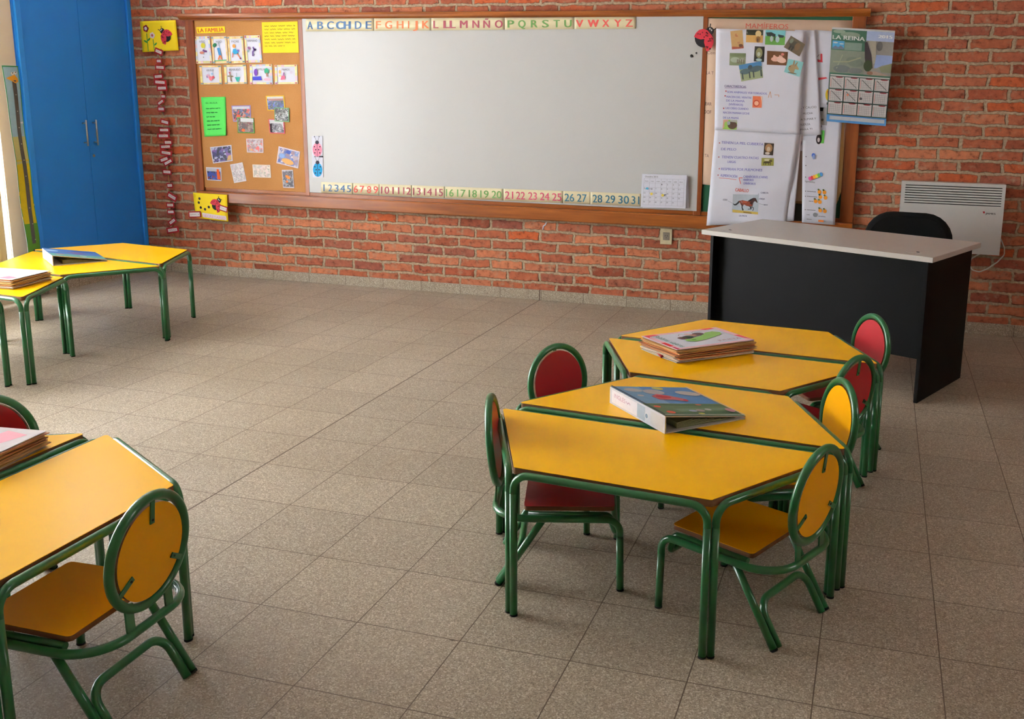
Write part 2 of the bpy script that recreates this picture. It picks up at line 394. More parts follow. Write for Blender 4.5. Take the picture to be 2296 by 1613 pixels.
# ================================================================== THE ROOM
bm = BM(); box(bm, ((XL+XR)/2, (YW+YB)/2, -0.05), (XR-XL+0.4, YW-YB+0.4, 0.1)); struct('floor', bm, M['floor'])
bm = BM(); box(bm, ((XL+XR)/2, (YW+YB)/2, ZC+0.05), (XR-XL+0.4, YW-YB+0.4, 0.1)); struct('ceiling', bm, M['ceil'])
bm = BM(); box(bm, ((XL+XR)/2-0.2, YW+0.1, ZC/2), (XR-XL+0.8, 0.2, ZC)); struct('wall_back', bm, M['brick'])
bm = BM(); box(bm, ((XL+XR)/2, YB-0.1, ZC/2), (XR-XL+0.4, 0.2, ZC)); struct('wall_front', bm, M['plaster'])
def holed_wall(name, x0, x1, ya, yb, holes, m):
    bm = BM(); hs = sorted(holes); y = ya
    for (a, b, c, d) in hs:
        if a > y: box(bm, ((x0+x1)/2, (y+a)/2, ZC/2), (x1-x0, a-y, ZC))
        box(bm, ((x0+x1)/2, (a+b)/2, c/2), (x1-x0, b-a, c)); box(bm, ((x0+x1)/2, (a+b)/2, (d+ZC)/2), (x1-x0, b-a, ZC-d)); y = b
    if yb > y: box(bm, ((x0+x1)/2, (y+yb)/2, ZC/2), (x1-x0, yb-y, ZC))
    struct(name, bm, m)
CY0, CY1 = 2.125, YW        # cabinet span along the left wall
holed_wall('wall_left', XL-0.15, XL, YB, CY0-0.022, LWIN, M['plaster'])
holed_wall('wall_right', XR, XR+0.15, YB, YW, RWIN, M['brick'])
# window frames and glass
k = 0
for side, wins, x in (('l', LWIN, XL-0.10), ('r', RWIN, XR+0.10)):
    for (a, b, c, d) in wins:
        k += 1; r = thing('window_%d' % k, '', '', (x, (a+b)/2, c)); del r['label']; del r['category']; r['kind'] = 'structure'
        bm = BM(); w = 0.05
        for yy in (a+w/2, b-w/2, (a+b)/2): box(bm, (x, yy, (c+d)/2), (0.05, w, d-c))
        for zz in (c+w/2, d-w/2): box(bm, (x, (a+b)/2, zz), (0.05, b-a, w))
        put('window_frame', bm, M['alu'], r, True)
        bm = BM(); box(bm, (x, (a+b)/2, (c+d)/2), (0.004, b-a-0.06, d-c-0.06)); put('glass_pane', bm, M['glass'], r, True)
bm = BM(); box(bm, (XL-0.035, 1.955, 1.3), (0.05, 0.06, 2.5)); struct('trim_1', bm, M['alu'])
# skirting of the same terrazzo
bm = BM(); box(bm, ((XL+XR)/2, YW-0.006, 0.035), (XR-XL, 0.012, 0.07), bev=0.002); struct('baseboard_back', bm, M['skirting'])
bm = BM(); box(bm, (XL-0.006, (2.19+YW)/2, 0.03), (0.012, YW-2.19, 0.06)); struct('baseboard_left', bm, M['skirting'])
bm = BM(); box(bm, (XL+0.006, (1.97+2.10)/2, 0.035), (0.012, 0.13, 0.07)); struct('baseboard_pillar', bm, M['skirting'])
bm = BM(); box(bm, (XL-0.3, (CY0+YW)/2, 0.03), (0.55, YW-CY0, 0.058)); struct('trim_2', bm, M['skirting'])

# curtain bunched at the left window
r = thing('curtain', 'cream curtain bunched at the side of the left window', 'curtain', (XL+0.07, 1.7, 0.2))
bm = BM(); n = 90
g = [[bm.verts.new((XL+0.07+0.022*math.sin(i*1.15)*(0.7+0.3*j/8), 0.98+0.835*i/n, 0.06+2.55*j/8)) for i in range(n+1)] for j in range(9)]
for j in range(8):
    for i in range(n): bm.faces.new((g[j][i], g[j][i+1], g[j+1][i+1], g[j+1][i]))
o = put('drape', bm, M['curtain'], r, True, True); so = o.modifiers.new('s', 'SOLIDIFY'); so.thickness = 0.003
bm = BM(); tube(bm, [(XL+0.07, -5.0, 2.63), (XL+0.07, 1.97, 2.63)], 0.012); put('curtain_rod', bm, M['alu'], r, True)

# ------------------------------------------------------------------ blue cupboard
cab = thing('cupboard', 'tall blue two-door built-in cupboard in the left corner', 'cupboard', (XL-0.3, 2.64, 0.06))
X0 = XL; Z0, Z1 = 0.075, 2.45; ym = 2.652
bm = BM()
for y in (CY0+0.006, CY1-0.016): box(bm, (X0-0.28, y, (Z0+Z1)/2), (0.56, 0.025, Z1-Z0))
box(bm, (X0-0.28, (CY0+CY1)/2, Z1), (0.56, CY1-CY0-0.01, 0.03)); box(bm, (X0-0.28, (CY0+CY1)/2, Z0+0.01), (0.54, CY1-CY0-0.06, 0.02)); box(bm, (X0-0.55, (CY0+CY1)/2, (Z0+Z1)/2), (0.02, CY1-CY0-0.02, Z1-Z0))
put('body', bm, M['blue2'], cab, True)
bm = BM()
for y in (CY0+0.022, CY1-0.022): box(bm, (X0+0.004, y, (Z0+Z1)/2), (0.022, 0.040, Z1-Z0), bev=0.003)
put('frame', bm, M['blue2'], cab, True)
for ya, yb, yh, lk in ((CY0+0.048, ym-0.002, 2.605, 0), (ym+0.002, CY1-0.048, 2.697, 1)):
    bm = BM(); box(bm, (X0-0.006, (ya+yb)/2, (Z0+Z1)/2), (0.018, yb-ya, Z1-Z0-0.05), bev=0.002); d = put('door', bm, M['blue'], cab, True)
    d.location = d.location
    bm = BM(); za, zb = 0.99, 1.145; xx = X0+0.035
    tube(bm, [(xx, yh, za-0.012), (xx, yh, zb+0.012)], 0.006)
    for z in (za+0.01, zb-0.01): tube(bm, [(X0+0.002, yh, z), (xx, yh, z)], 0.004)
    h = put('door_handle', bm, M['chrome'], d, True)
    if lk:
        bm = BM(); tube(bm, [(X0+0.002, yh-0.015, 0.905), (X0+0.008, yh-0.015, 0.905)], 0.010); put('lock', bm, M['chrome'], d, True)

# height chart hanging beside the cupboard
def hc(u, v): return wx(u, v, XL+0.006)
pts = [hc(0, 148), hc(40, 148), Vector((XL+0.02, 2.196, 0.02)), Vector((XL+0.03, 2.09, 0.0))]
pts[0] = Vector((XL+0.006, 1.985, pts[1].z)); pts[1].y = 2.108; pts[2].y = 2.118; pts[3].y = 2.03; pts[2].x = pts[3].x = XL+0.03; pts[2].z = pts[3].z = 0.02
fb = lambda a, b: 0.006*math.sin(b*19)*(0.3+b) + 0.004*math.sin(a*3+b*7)
pr = [('r', 0, 0, 1, 0.30, (150, 186, 206)), ('r', 0, 0.30, 1, 0.46, (186, 184, 120)), ('r', 0, 0.40, 1, 0.68, (206, 184, 30)), ('r', 0, 0.68, 1, 1, (92, 152, 54))]
pr += [('r', 0, 0, 0.05, 1, (60, 150, 96)), ('r', 0.95, 0, 1, 1, (60, 150, 96)), ('r', 0, 0, 1, 0.005, (60, 150, 96))]
neck = [(0.60, 0.06), (0.62, 0.2), (0.58, 0.35), (0.66, 0.5), (0.62, 0.62), (0.52, 0.74), (0.58, 0.88), (0.66, 1.0)]
pr += [('l', neck, 0.27, (84, 84, 82)), ('p', [(0.12, 0.052), (0.5, 0.042), (0.66, 0.036), (0.86, 0.052), (0.88, 0.066), (0.7, 0.074), (0.5, 0.066)], (216, 154, 40)),
       ('e', 0.55, 0.033, 0.10, None, 0, (222, 222, 220)), ('e', 0.74, 0.030, 0.10, None, 0, (222, 222, 220)), ('e', 0.57, 0.03, 0.035, None, 0, (30, 30, 30)), ('e', 0.76, 0.027, 0.035, None, 0, (30, 30, 30))]
for i in range(12): pr.append(('r', 0.58, 0.12+i*0.07, 0.66, 0.123+i*0.07, (200, 200, 196)))
paper('height_chart', 'long narrow height chart with a yellow-beaked bird, beside the blue cupboard', 'poster', None, M['paper'], 0, pr, bulge=fb, pts=pts, nrm=(1, 0, 0), part='bird_drawing')

# ------------------------------------------------------------------ board frame
BZ0, BZ1 = 0.665, 1.865; y0 = YW
fr = thing('board_frame', 'long varnished wooden board frame with chalk ledge on the brick wall', 'board frame', (-0.35, YW-0.02, 0.6))
def profile(bm, prof, xa, xb):
    A = [bm.verts.new((xa, y, z)) for y, z in prof]; B = [bm.verts.new((xb, y, z)) for y, z in prof]; n = len(prof)
    bm.faces.new(A); bm.faces.new(list(reversed(B)))
    for i in range(n): bm.faces.new((A[i], B[i], B[(i+1) % n], A[(i+1) % n]))
bm = BM(); top = [(YW, 1.862), (YW-0.034, 1.862), (YW-0.036, 1.868), (YW-0.042, 1.872), (YW-0.052, 1.880), (YW-0.056, 1.892), (YW-0.052, 1.904), (YW-0.044, 1.908), (YW, 1.912)]
profile(bm, top, -2.745, 2.055); put('top_moulding', bm, M['wood'], fr, True)
for xa, xb in ((-2.70, -2.63), (-1.772, -1.738), (1.045, 1.095), (1.955, 2.035)):
    bm = BM(); box(bm, ((xa+xb)/2, YW-0.019, (0.64+1.862)/2), (xb-xa, 0.036, 1.862-0.64), bev=0.003); put('stile', bm, M['woodv'], fr, True)
bm = BM(); profile(bm, [(YW, 0.560), (YW-0.075, 0.560), (YW-0.08, 0.566), (YW-0.08, 0.634), (YW-0.075, 0.640), (YW, 0.640)], -2.66, 2.035); put('ledge', bm, M['wood'], fr, True)
bm = BM(); box(bm, ((-2.63+2.0)/2, YW-0.017, 0.652), (4.6, 0.032, 0.024)); put('bottom_rail', bm, M['wood'], fr, True)
bm = BM(); box(bm, ((-2.63-1.772)/2, YW-0.012, (0.664+1.862)/2), (-1.772+2.63, 0.022, 1.862-0.664)); tag(put('corkboard', bm, M['cork'], None, True), 'brown corkboard with children\'s photos left of the whiteboard', 'corkboard')
wb = thing('whiteboard', 'large white glossy whiteboard on the brick wall', 'whiteboard', (-0.34, YW-0.02, 1.26))
bm = BM(); box(bm, ((-1.738+1.068)/2, YW-0.020, (0.666+1.868)/2), (1.068+1.738, 0.036, 1.868-0.666), bev=0.002); put('panel', bm, M['board'], wb, True)
bm = BM(); box(bm, ((1.095+1.955)/2, YW-0.012, (0.664+1.862)/2), (0.86, 0.022, 1.198)); tag(put('chalkboard', bm, M['chalk'], None, True), 'dark green chalkboard behind the hanging posters', 'chalkboard')

# ------------------------------------------------------------------ alphabet and number strips
YP = YW-0.041
BL_, OR_, PU_, GR_, RE_, PK_, TE_ = (84, 118, 160), (236, 130, 84), (170, 82, 96), (110, 156, 84), (224, 92, 84), (206, 84, 112), (62, 116, 138)
G1 = 'alphabet cards along the top of the whiteboard'
def topv(u): return 42.5-(u-688)*0.006, 70.5-(u-688)*0.0085
def alpha(label, items, ua, ub, col):
    (t0, b0), (t1, b1) = topv(ua), topv(ub)
    strip('alphabet_card', label, 'alphabet card', [i[0] for i in items], [i[1] for i in items], None, [i[2] for i in items], col, 0.66, G1, 0, ((ua, ub), (t0, t1), (b0, b1)))
def strip(name, label, cat, chars, us, vs, w_px, col, hfrac, group, n_total, ext, yy=YP):
    (ua, ub), (ta, tb), (ba, bb) = ext
    tl, trr, br_, bl = wy(ua, ta, yy), wy(ub, tb, yy), wy(ub, bb, yy), wy(ua, ba, yy)
    s = Sheet([tl, trr, br_, bl], NW, lambda a, b: 0.0010*math.sin(a*23)+0.0008*b, 0.0008)
    root = thing(name, label, cat, s.P(0.5, 0.5), 0, group)
    bm = BM(); s.body(bm, 0, 24, 2); put('card', bm, M['lam'], root, True)
    for ch, u, w in zip(chars, us, w_px):
        a = (u-ua)/(ub-ua); dw = w/(ub-ua)/2
        s.art([('t', ch, a-dw, 0.5+hfrac/2, a+dw, hfrac, col, 0.0, dw*(0.10 if name[0] == 'a' else 0.035))], 'letter' if name[0] == 'a' else 'number', root, 0.0012)
alpha('cream card with blue letters A to E at the top of the whiteboard', [('A', 696, 12), ('B', 719, 13), ('C', 742, 14), ('CH', 771, 31), ('D', 804, 14), ('E', 827, 12)], 686, 838, BL_)
alpha('cream card with orange letters F to K at the top of the whiteboard', [('F', 849, 11), ('G', 872, 15), ('H', 898, 14), ('I', 917, 2.5), ('J', 932, 10), ('K', 955, 15)], 839, 966, OR_)
alpha('cream card with purple-red letters L to O at the top of the whiteboard', [('L', 978, 11), ('LL', 1009, 26), ('M', 1041, 16), ('N', 1068, 14), ('Ñ', 1092, 14), ('O', 1119, 16)], 967, 1131, PU_)
alpha('cream card with green letters P to U at the top of the whiteboard', [('P', 1146, 14), ('Q', 1171, 16), ('R', 1199, 14), ('S', 1224, 14), ('T', 1249, 13), ('U', 1274, 15)], 1132, 1287, GR_)
alpha('cream card with red letters V to Z at the top of the whiteboard', [('V', 1300, 16), ('W', 1331, 24), ('X', 1359, 15), ('Y', 1386, 15), ('Z', 1411, 15)], 1288, 1426, RE_)
G2 = 'number cards along the bottom of the whiteboard'
def botv(u): return 408+(u-720)*0.0375, 432.5+(u-720)*0.0425
def nums(label, items, ua, ub, col):
    (t0, b0), (t1, b1) = botv(ua), botv(ub)
    strip('number_card', label, 'number card', [i[0] for i in items], [i[1] for i in items], None, [i[2] for i in items], col, 0.66, G2, 0, ((ua, ub), (t0, t1), (b0, b1)))
nums('cream card with blue numbers 1 to 5 under the whiteboard', [('1', 727, 2.6), ('2', 741, 9), ('3', 755, 9), ('4', 769, 10), ('5', 783, 9)], 720, 791, BL_)
nums('cream card with red numbers 6 to 9 under the whiteboard', [('6', 798, 9), ('7', 812, 10), ('8', 828, 9), ('9', 843, 10)], 792, 850, RE_)
nums('cream card with reddish numbers 10 to 12 under the whiteboard', [('10', 864, 18), ('11', 888, 15), ('12', 913, 17)], 851, 923, PU_)
nums('cream card with reddish numbers 13 to 15 under the whiteboard', [('13', 935, 17), ('14', 960, 18), ('15', 985, 17)], 924, 997, PU_)
nums('cream card with green numbers 16 to 20 under the whiteboard', [('16', 1009, 17), ('17', 1035, 19), ('18', 1061, 18), ('19', 1087, 18), ('20', 1114, 21)], 998, 1128, GR_)
nums('cream card with pink numbers 21 to 25 under the whiteboard', [('21', 1142, 18), ('22', 1168, 20), ('23', 1195, 19), ('24', 1222, 20), ('25', 1249, 20)], 1129, 1262, PK_)
nums('cream card with teal numbers 26 and 27 under the whiteboard', [('26', 1277, 21), ('27', 1305, 21)], 1263, 1323, TE_)
nums('cream card with teal numbers 28 to 31 under the whiteboard', [('28', 1340, 21), ('29', 1369, 21), ('30', 1399, 23), ('31', 1425, 17)], 1324, 1437, TE_)

# ------------------------------------------------------------------ little ladybirds on the whiteboard
def bug_card(label, u, v, c):
    px = [(u-11, v-25), (u+13, v-25), (u+14, v+23), (u-10, v+23)]
    pr = [('e', 0.46, 0.62, 0.44, 0.0, 0, c)] ; pr = [('e', 0.5, 0.64, 0.44, None, 0, c)]
    pr = [('p', [(0.5+0.44*math.sin(i*0.393), 0.64-0.33*math.cos(i*0.393)) for i in range(16)], c), ('p', [(0.5+0.18*math.sin(i*0.63), 0.30-0.09*math.cos(i*0.63)) for i in range(10)], (50, 44, 60)),
          ('l', [(0.5, 0.33), (0.5, 0.96)], 0.04, (60, 50, 70)), ('l', [(0.42, 0.22), (0.28, 0.04)], 0.03, (120, 116, 130)), ('l', [(0.58, 0.22), (0.70, 0.04)], 0.03, (120, 116, 130)),
          ('e', 0.27, 0.03, 0.05, None, 0, (90, 86, 100)), ('e', 0.71, 0.03, 0.05, None, 0, (90, 86, 100))]
    for a, b in ((0.25, 0.5), (0.76, 0.5), (0.37, 0.64), (0.64, 0.64), (0.28, 0.79), (0.74, 0.79)): pr.append(('e', a, b, 0.06, None, 0, (50, 40, 60)))
    paper('ladybird_card', label, 'card', px, M['paper'], YP, pr, 'ladybird cards on the whiteboard', part='ladybird')
bug_card('small white card with a pink ladybird on the whiteboard', 710, 330, (246, 142, 168))
bug_card('small white card with a blue ladybird below the pink one on the whiteboard', 711, 375, (30, 160, 216))

# month pad
pr = [('t', 'Octubre 2015', 0.07, 0.10, 0.36, 0.05, (70, 70, 78))]
for i in range(8): pr.append(('r', 0.05+i*0.128, 0.13, 0.054+i*0.128, 0.93, (170, 170, 184)))
for j in range(7): pr.append(('r', 0.05, 0.13+j*0.133, 0.95, 0.134+j*0.133, (170, 170, 184)))
for i, d in enumerate(['lun', 'mar', 'mié', 'jue', 'vie', 'sáb', 'dom']): pr.append(('t', d, 0.08+i*0.128, 0.225, 0.15+i*0.128, 0.035, (110, 110, 120)))
for dd in range(31):
    q = dd+3; i, j = q % 7, q//7; pr.append(('t', str(dd+1), 0.065+i*0.128, 0.32+j*0.133, 0.065+i*0.128+(0.018 if dd < 9 else 0.036), 0.04, (70, 70, 84)))
pr += [('p', [(0.09, 0.45), (0.13, 0.39), (0.17, 0.42), (0.16, 0.47)], (90, 180, 214)), ('e', 0.24, 0.59, 0.03, None, 0, (238, 214, 90)), ('e', 0.49, 0.62, 0.03, None, 0, (238, 214, 90)), ('e', 0.24, 0.44, 0.02, None, 0, (170, 170, 180))]
md, s_ = paper('month_calendar', 'white October month calendar sheet standing on the ledge against the whiteboard', 'calendar', [(1440, 390), (1540, 393), (1537, 468), (1436, 464)], M['paper'], YW-0.062, pr, part='calendar_print')
s2 = Sheet([wy(1446, 391, YW-0.045), wy(1543, 396, YW-0.045), wy(1545, 467, YW-0.045), wy(1441, 466, YW-0.045)], NW); bm = BM(); s2.body(bm); put('back_sheet', bm, M['paper'], md, True)

# ------------------------------------------------------------------ corkboard papers
YC = YW-0.0245
def border(seed, two):
    rnd = random.Random(seed); out = []; A = [(226, 216, 150), (232, 196, 204), (196, 206, 222), (236, 226, 170)] if two else [(240, 202, 150), (232, 222, 150), (224, 190, 120), (238, 212, 160)]
    C = (178, 70, 92) if two else (112, 142, 158); n = 7
    for i in range(n):
        a, b = i/n, (i+1)/n
        out += [('r', a, 0.01, b, 0.09, A[rnd.randrange(4)]), ('r', a, 0.91, b, 0.99, A[rnd.randrange(4)]), ('r', 0.01, a, 0.11, b, A[rnd.randrange(4)]), ('r', 0.89, a, 0.99, b, A[rnd.randrange(4)])]
    for a in (0.07, 0.93):
        for b in (0.05, 0.95): out.append(('e', a, b, 0.045 if two else 0.07, 0.03, 0, C))
    return out
GF = 'family drawing cards on the corkboard'
DK = (90, 84, 92)
FC = [
 ('NIÑO', 'family card with a yellow-headed figure, upper row far left on the corkboard', [(437, 82), (470, 81), (477, 142), (441, 143)], 1, [('e', 0.53, 0.34, 0.14, None, 0, (214, 206, 60)), ('l', [(0.5, 0.5), (0.58, 0.55), (0.76, 0.56)], 0.10, (110, 62, 120)), ('e', 0.42, 0.60, 0.14, 0.05, 0, (206, 130, 110)), ('e', 0.5, 0.77, 0.03, None, 0, (120, 140, 130))]),
 ('HIJO', 'family card with a long blue body and orange legs, upper row second from left', [(474, 82), (508, 81), (514, 142), (479, 143)], 0, [('e', 0.2, 0.32, 0.14, 0.07, -0.5, (40, 120, 80)), ('l', [(0.42, 0.42), (0.5, 0.72)], 0.16, (70, 146, 200)), ('l', [(0.48, 0.7), (0.36, 0.86)], 0.07, (232, 120, 60)), ('l', [(0.52, 0.7), (0.58, 0.86)], 0.07, (232, 120, 60)), ('l', [(0.1, 0.9), (0.9, 0.88)], 0.05, (90, 170, 90)), ('l', [(0.45, 0.22), (0.5, 0.38)], 0.03, (90, 120, 110))]),
 ('PADRE', 'family card with a light blue skirt shape and an orange head, upper row third', [(510, 82), (545, 81), (550, 141), (515, 143)], 0, [('e', 0.4, 0.36, 0.10, 0.07, 0, (240, 158, 70)), ('p', [(0.34, 0.46), (0.48, 0.46), (0.66, 0.60), (0.5, 0.66), (0.24, 0.64)], (52, 164, 212)), ('l', [(0.3, 0.6), (0.24, 0.78)], 0.06, (206, 130, 120)), ('l', [(0.56, 0.64), (0.74, 0.82)], 0.06, (230, 130, 90)), ('e', 0.64, 0.53, 0.06, 0.04, 0, (110, 90, 190)), ('e', 0.76, 0.83, 0.06, 0.03, 0, (120, 40, 70))]),
 ('HERMANO', 'family card with a purple figure, upper row next to the yellow note', [(548, 80), (583, 79), (589, 140), (553, 141)], 1, [('l', [(0.52, 0.42), (0.56, 0.52), (0.68, 0.52), (0.48, 0.58), (0.46, 0.76)], 0.09, (116, 84, 150)), ('e', 0.26, 0.46, 0.09, 0.05, 0.6, (150, 96, 140)), ('e', 0.2, 0.57, 0.06, 0.05, 0, (140, 170, 170))]),
 ('ABUELO', 'landscape family card with small red and blue scribbles, lower row far left', [(447, 147), (496, 147), (499, 189), (451, 190)], 0, [('e', 0.38, 0.56, 0.08, 0.10, 0, (220, 170, 190)), ('e', 0.5, 0.68, 0.08, 0.12, 0, (238, 130, 140)), ('e', 0.62, 0.62, 0.05, 0.07, 0, (210, 80, 90)), ('e', 0.58, 0.44, 0.04, 0.06, 0, (150, 190, 220)), ('e', 0.34, 0.60, 0.025, 0.06, 0, (120, 110, 170))]),
 ('BISABUELO', 'landscape family card with a brown cross figure and a teal one, lower row second', [(502, 146), (552, 145), (555, 188), (505, 189)], 0, [('l', [(0.26, 0.4), (0.3, 0.85)], 0.05, (160, 130, 110)), ('l', [(0.16, 0.58), (0.42, 0.6)], 0.05, (140, 130, 100)), ('e', 0.26, 0.4, 0.035, 0.05, 0, (190, 80, 100)), ('l', [(0.57, 0.42), (0.57, 0.62)], 0.02, (130, 160, 150)), ('p', [(0.48, 0.64), (0.72, 0.64), (0.62, 0.88), (0.56, 0.88)], (60, 180, 164))]),
 ('FAMILIA', 'landscape family card with purple and green tree shapes, lower row third', [(560, 145), (610, 144), (613, 189), (561, 189)], 1, [('e', 0.28, 0.40, 0.08, 0.18, 0, (120, 70, 180)), ('p', [(0.14, 0.62), (0.5, 0.6), (0.54, 0.8), (0.14, 0.8)], (70, 76, 206)), ('e', 0.76, 0.34, 0.10, 0.15, 0, (60, 172, 130)), ('l', [(0.76, 0.42), (0.78, 0.62)], 0.07, (170, 130, 120)), ('e', 0.78, 0.76, 0.16, 0.07, 0, (248, 180, 200))]),
 ('PRIMOS', 'landscape family card with an orange star and pink figure, lower row right end', [(616, 146), (667, 145), (669, 188), (617, 189)], 1, [('e', 0.24, 0.36, 0.05, 0.10, 0, (240, 180, 110)), ('e', 0.24, 0.56, 0.05, 0.06, 0, (240, 220, 150)), ('p', [(0.32, 0.56), (0.46, 0.56), (0.46, 0.76), (0.26, 0.78)], (240, 110, 140)), ('l', [(0.42, 0.4), (0.38, 0.58)], 0.05, (170, 110, 170)), ('e', 0.74, 0.40, 0.06, 0.08, 0, (222, 214, 232))]),
]
for i, (ttl, lab, px, two, art) in enumerate(FC):
    w_ = 0.075*len(ttl) if i < 4 else 0.045*len(ttl)
    t_ = ('t', ttl, 0.5-w_/1.6, 0.235 if i < 4 else 0.30, 0.5+w_/1.6, 0.085 if i < 4 else 0.11, DK)
    paper('family_card', lab, 'card', px, M['paper'], YC, border(i, two)+[t_]+art, GF)
paper('title_strip', 'yellow strip reading LA FAMILIA at the top left of the corkboard', 'sign', [(440, 61), (504, 59), (505, 73), (442, 75)], M['ypaper'], YC, [('t', 'LA FAMILIA', 0.05, 0.84, 0.96, 0.66, (226, 110, 50), 0, 0.006)], part='lettering')
pr = []
for j in range(7): pr += scribble(0.07, 0.93 if j < 6 else 0.62, 0.13+j*0.108, 0.05, (176, 150, 20), 0.016, 5, 0.8)
paper('yellow_note', 'yellow sheet of printed text at the top right of the corkboard', 'note', [(587, 50), (667, 48), (670, 118), (590, 119)], M['ypaper'], YC, pr, part='print')
pr = [('t', 'EL AULA', 0.18, 0.17, 0.66, 0.04, (40, 130, 60))]
for j in range(6): pr += scribble(0.17, (0.76, 0.66, 0.55, 0.72, 0.72, 0.80)[j], 0.29+j*0.105, 0.035, (30, 120, 50), 0.02, 3, 0.8)
paper('green_note', 'bright green handwritten note on the left of the corkboard', 'note', [(451, 218), (506, 217), (509, 304), (459, 307)], M['gpaper'], YC, pr, bulge=lambda a, b: 0.014*max(0, a+b-1.2), part='handwriting')
PH = [((220, 220, 226), [(40, 40, 60), (90, 90, 130), (190, 100, 60), (180, 150, 150), (70, 60, 70), (210, 60, 60)]),
      ((90, 160, 70), [(80, 60, 60), (130, 110, 100), (160, 130, 120), (90, 70, 50), (120, 60, 60), (60, 50, 50)]),
      ((232, 186, 40), [(90, 110, 190), (70, 80, 130), (60, 70, 80), (130, 140, 190), (60, 90, 90), (120, 100, 120)]),
      ((110, 160, 110), [(50, 50, 54), (110, 110, 110), (190, 190, 190), (80, 60, 56), (150, 150, 146), (60, 70, 60)]),
      ((220, 90, 110), [(70, 64, 72), (120, 116, 124), (190, 190, 194), (40, 30, 34), (140, 134, 142), (90, 84, 90)])]
def photo(label, px, bord, cols, scale, extra=(), yo=0.0, seed=0):
    m = photo_mat('snapshot_print_%d' % seed, cols, scale)
    paper('photograph', label, 'photo', px, ink(*bord), YC-yo, [('p', [(0.05, 0.06), (0.95, 0.06), (0.95, 0.94), (0.05, 0.94)], m)]+list(extra), 'snapshots pinned on the corkboard', part='picture')
photo('purple-edged snapshot of children, left of the upper pair on the corkboard', [(519, 237), (562, 236), (563, 273), (523, 273)], (150, 130, 180), PH[0][1], 110, [('r', 0.05, 0.06, 0.95, 0.22, (206, 206, 214)), ('e', 0.33, 0.65, 0.12, 0.10, 0, (210, 90, 60))], 0, 1)
photo('green-edged snapshot overlapping the purple-edged one', [(532, 263), (569, 265), (571, 299), (533, 298)], PH[1][0], PH[1][1], 110, [('r', 0.2, 0.03, 0.98, 0.28, (214, 216, 218)), ('e', 0.35, 0.82, 0.10, 0.10, 0, (240, 110, 50))], 0.002, 2)
photo('yellow-edged snapshot of a group in blue, upper right of the corkboard', [(596, 215), (637, 214), (640, 248), (600, 248)], PH[2][0], PH[2][1], 120, [('r', 0.06, 0.06, 0.94, 0.2, (216, 214, 206)), ('r', 0.1, 0.2, 0.94, 0.34, (176, 130, 124))], 0, 3)
photo('dark green-edged snapshot between the yellow-edged and pink-edged ones', [(615, 241), (648, 242), (649, 274), (616, 272)], PH[3][0], PH[3][1], 130, (), 0.0035, 4)
photo('pink-edged greyish snapshot, lowest of the upper right trio', [(602, 267), (637, 268), (639, 300), (605, 299)], PH[4][0], PH[4][1], 120, [('r', 0.06, 0.05, 0.94, 0.3, (206, 206, 208)), ('r', 0.06, 0.35, 0.2, 0.93, (50, 30, 34))], 0.0015, 5)
photo('white-edged snapshot of a reddish table, centre of the corkboard', [(552, 311), (590, 311), (591, 343), (554, 342)], (224, 214, 222), [(150, 120, 124), (200, 190, 196), (226, 110, 100), (180, 150, 150), (190, 170, 176), (160, 130, 120)], 110, [('e', 0.66, 0.7, 0.12, 0.10, 0, (230, 110, 110)), ('e', 0.28, 0.8, 0.10, 0.05, 0, (226, 160, 90))], 0, 6)
photo('tilted snapshot with purple figures on the left of the corkboard', [(471, 330), (519, 325), (522, 361), (478, 367)], (222, 216, 224), [(60, 50, 100), (130, 90, 160), (40, 40, 60), (180, 180, 210), (100, 90, 150), (30, 30, 50)], 90, [('p', [(0.8, 0.65), (0.95, 0.6), (0.95, 0.92), (0.72, 0.92)], (214, 170, 110))], 0, 7)
photo('large tilted snapshot of children around an orange table, right side of the corkboard', [(625, 328), (673, 340), (669, 378), (620, 366)], (222, 210, 220), [(120, 110, 150), (170, 150, 160), (70, 90, 160), (200, 190, 200), (140, 110, 120), (110, 130, 180)], 90, [('e', 0.5, 0.75, 0.28, 0.16, 0.1, (228, 170, 100)), ('e', 0.48, 0.2, 0.12, 0.12, 0, (70, 90, 170)), ('e', 0.2, 0.5, 0.13, 0.14, 0, (130, 160, 210))], 0, 8)
photo('small snapshot with an orange flash, lower left of the corkboard', [(462, 375), (496, 376), (497, 406), (465, 404)], (222, 220, 230), [(40, 60, 150), (30, 40, 90), (60, 90, 180), (140, 60, 70), (30, 30, 50), (50, 70, 160)], 90, [('r', 0.06, 0.06, 0.94, 0.3, (190, 190, 202)), ('p', [(0.7, 0.12), (0.85, 0.12), (0.95, 0.9), (0.72, 0.9)], (240, 100, 30))], 0, 9)
photo('pale upright tilted snapshot, bottom middle left of the corkboard', [(516, 369), (544, 364), (553, 406), (525, 411)], (222, 214, 216), [(190, 180, 180), (214, 200, 200), (170, 170, 170), (206, 190, 196), (224, 218, 214), (180, 166, 170)], 110, (), 0, 10)
photo('pale landscape snapshot, bottom middle of the corkboard', [(566, 369), (606, 370), (608, 399), (568, 398)], (230, 216, 200), [(190, 180, 170), (226, 206, 200), (170, 166, 150), (216, 206, 190), (206, 180, 170), (232, 220, 204)], 110, (), 0, 11)
photo('upright dark snapshot with an orange spot, bottom right of the corkboard', [(632, 381), (657, 381), (660, 422), (635, 421)], (206, 198, 206), [(90, 80, 90), (50, 50, 60), (150, 150, 150), (120, 100, 110), (70, 60, 70), (170, 170, 180)], 130, [('e', 0.5, 0.4, 0.24, 0.09, 0.5, (240, 140, 60)), ('e', 0.4, 0.65, 0.10, 0.07, 0.5, (230, 120, 50))], 0, 12)

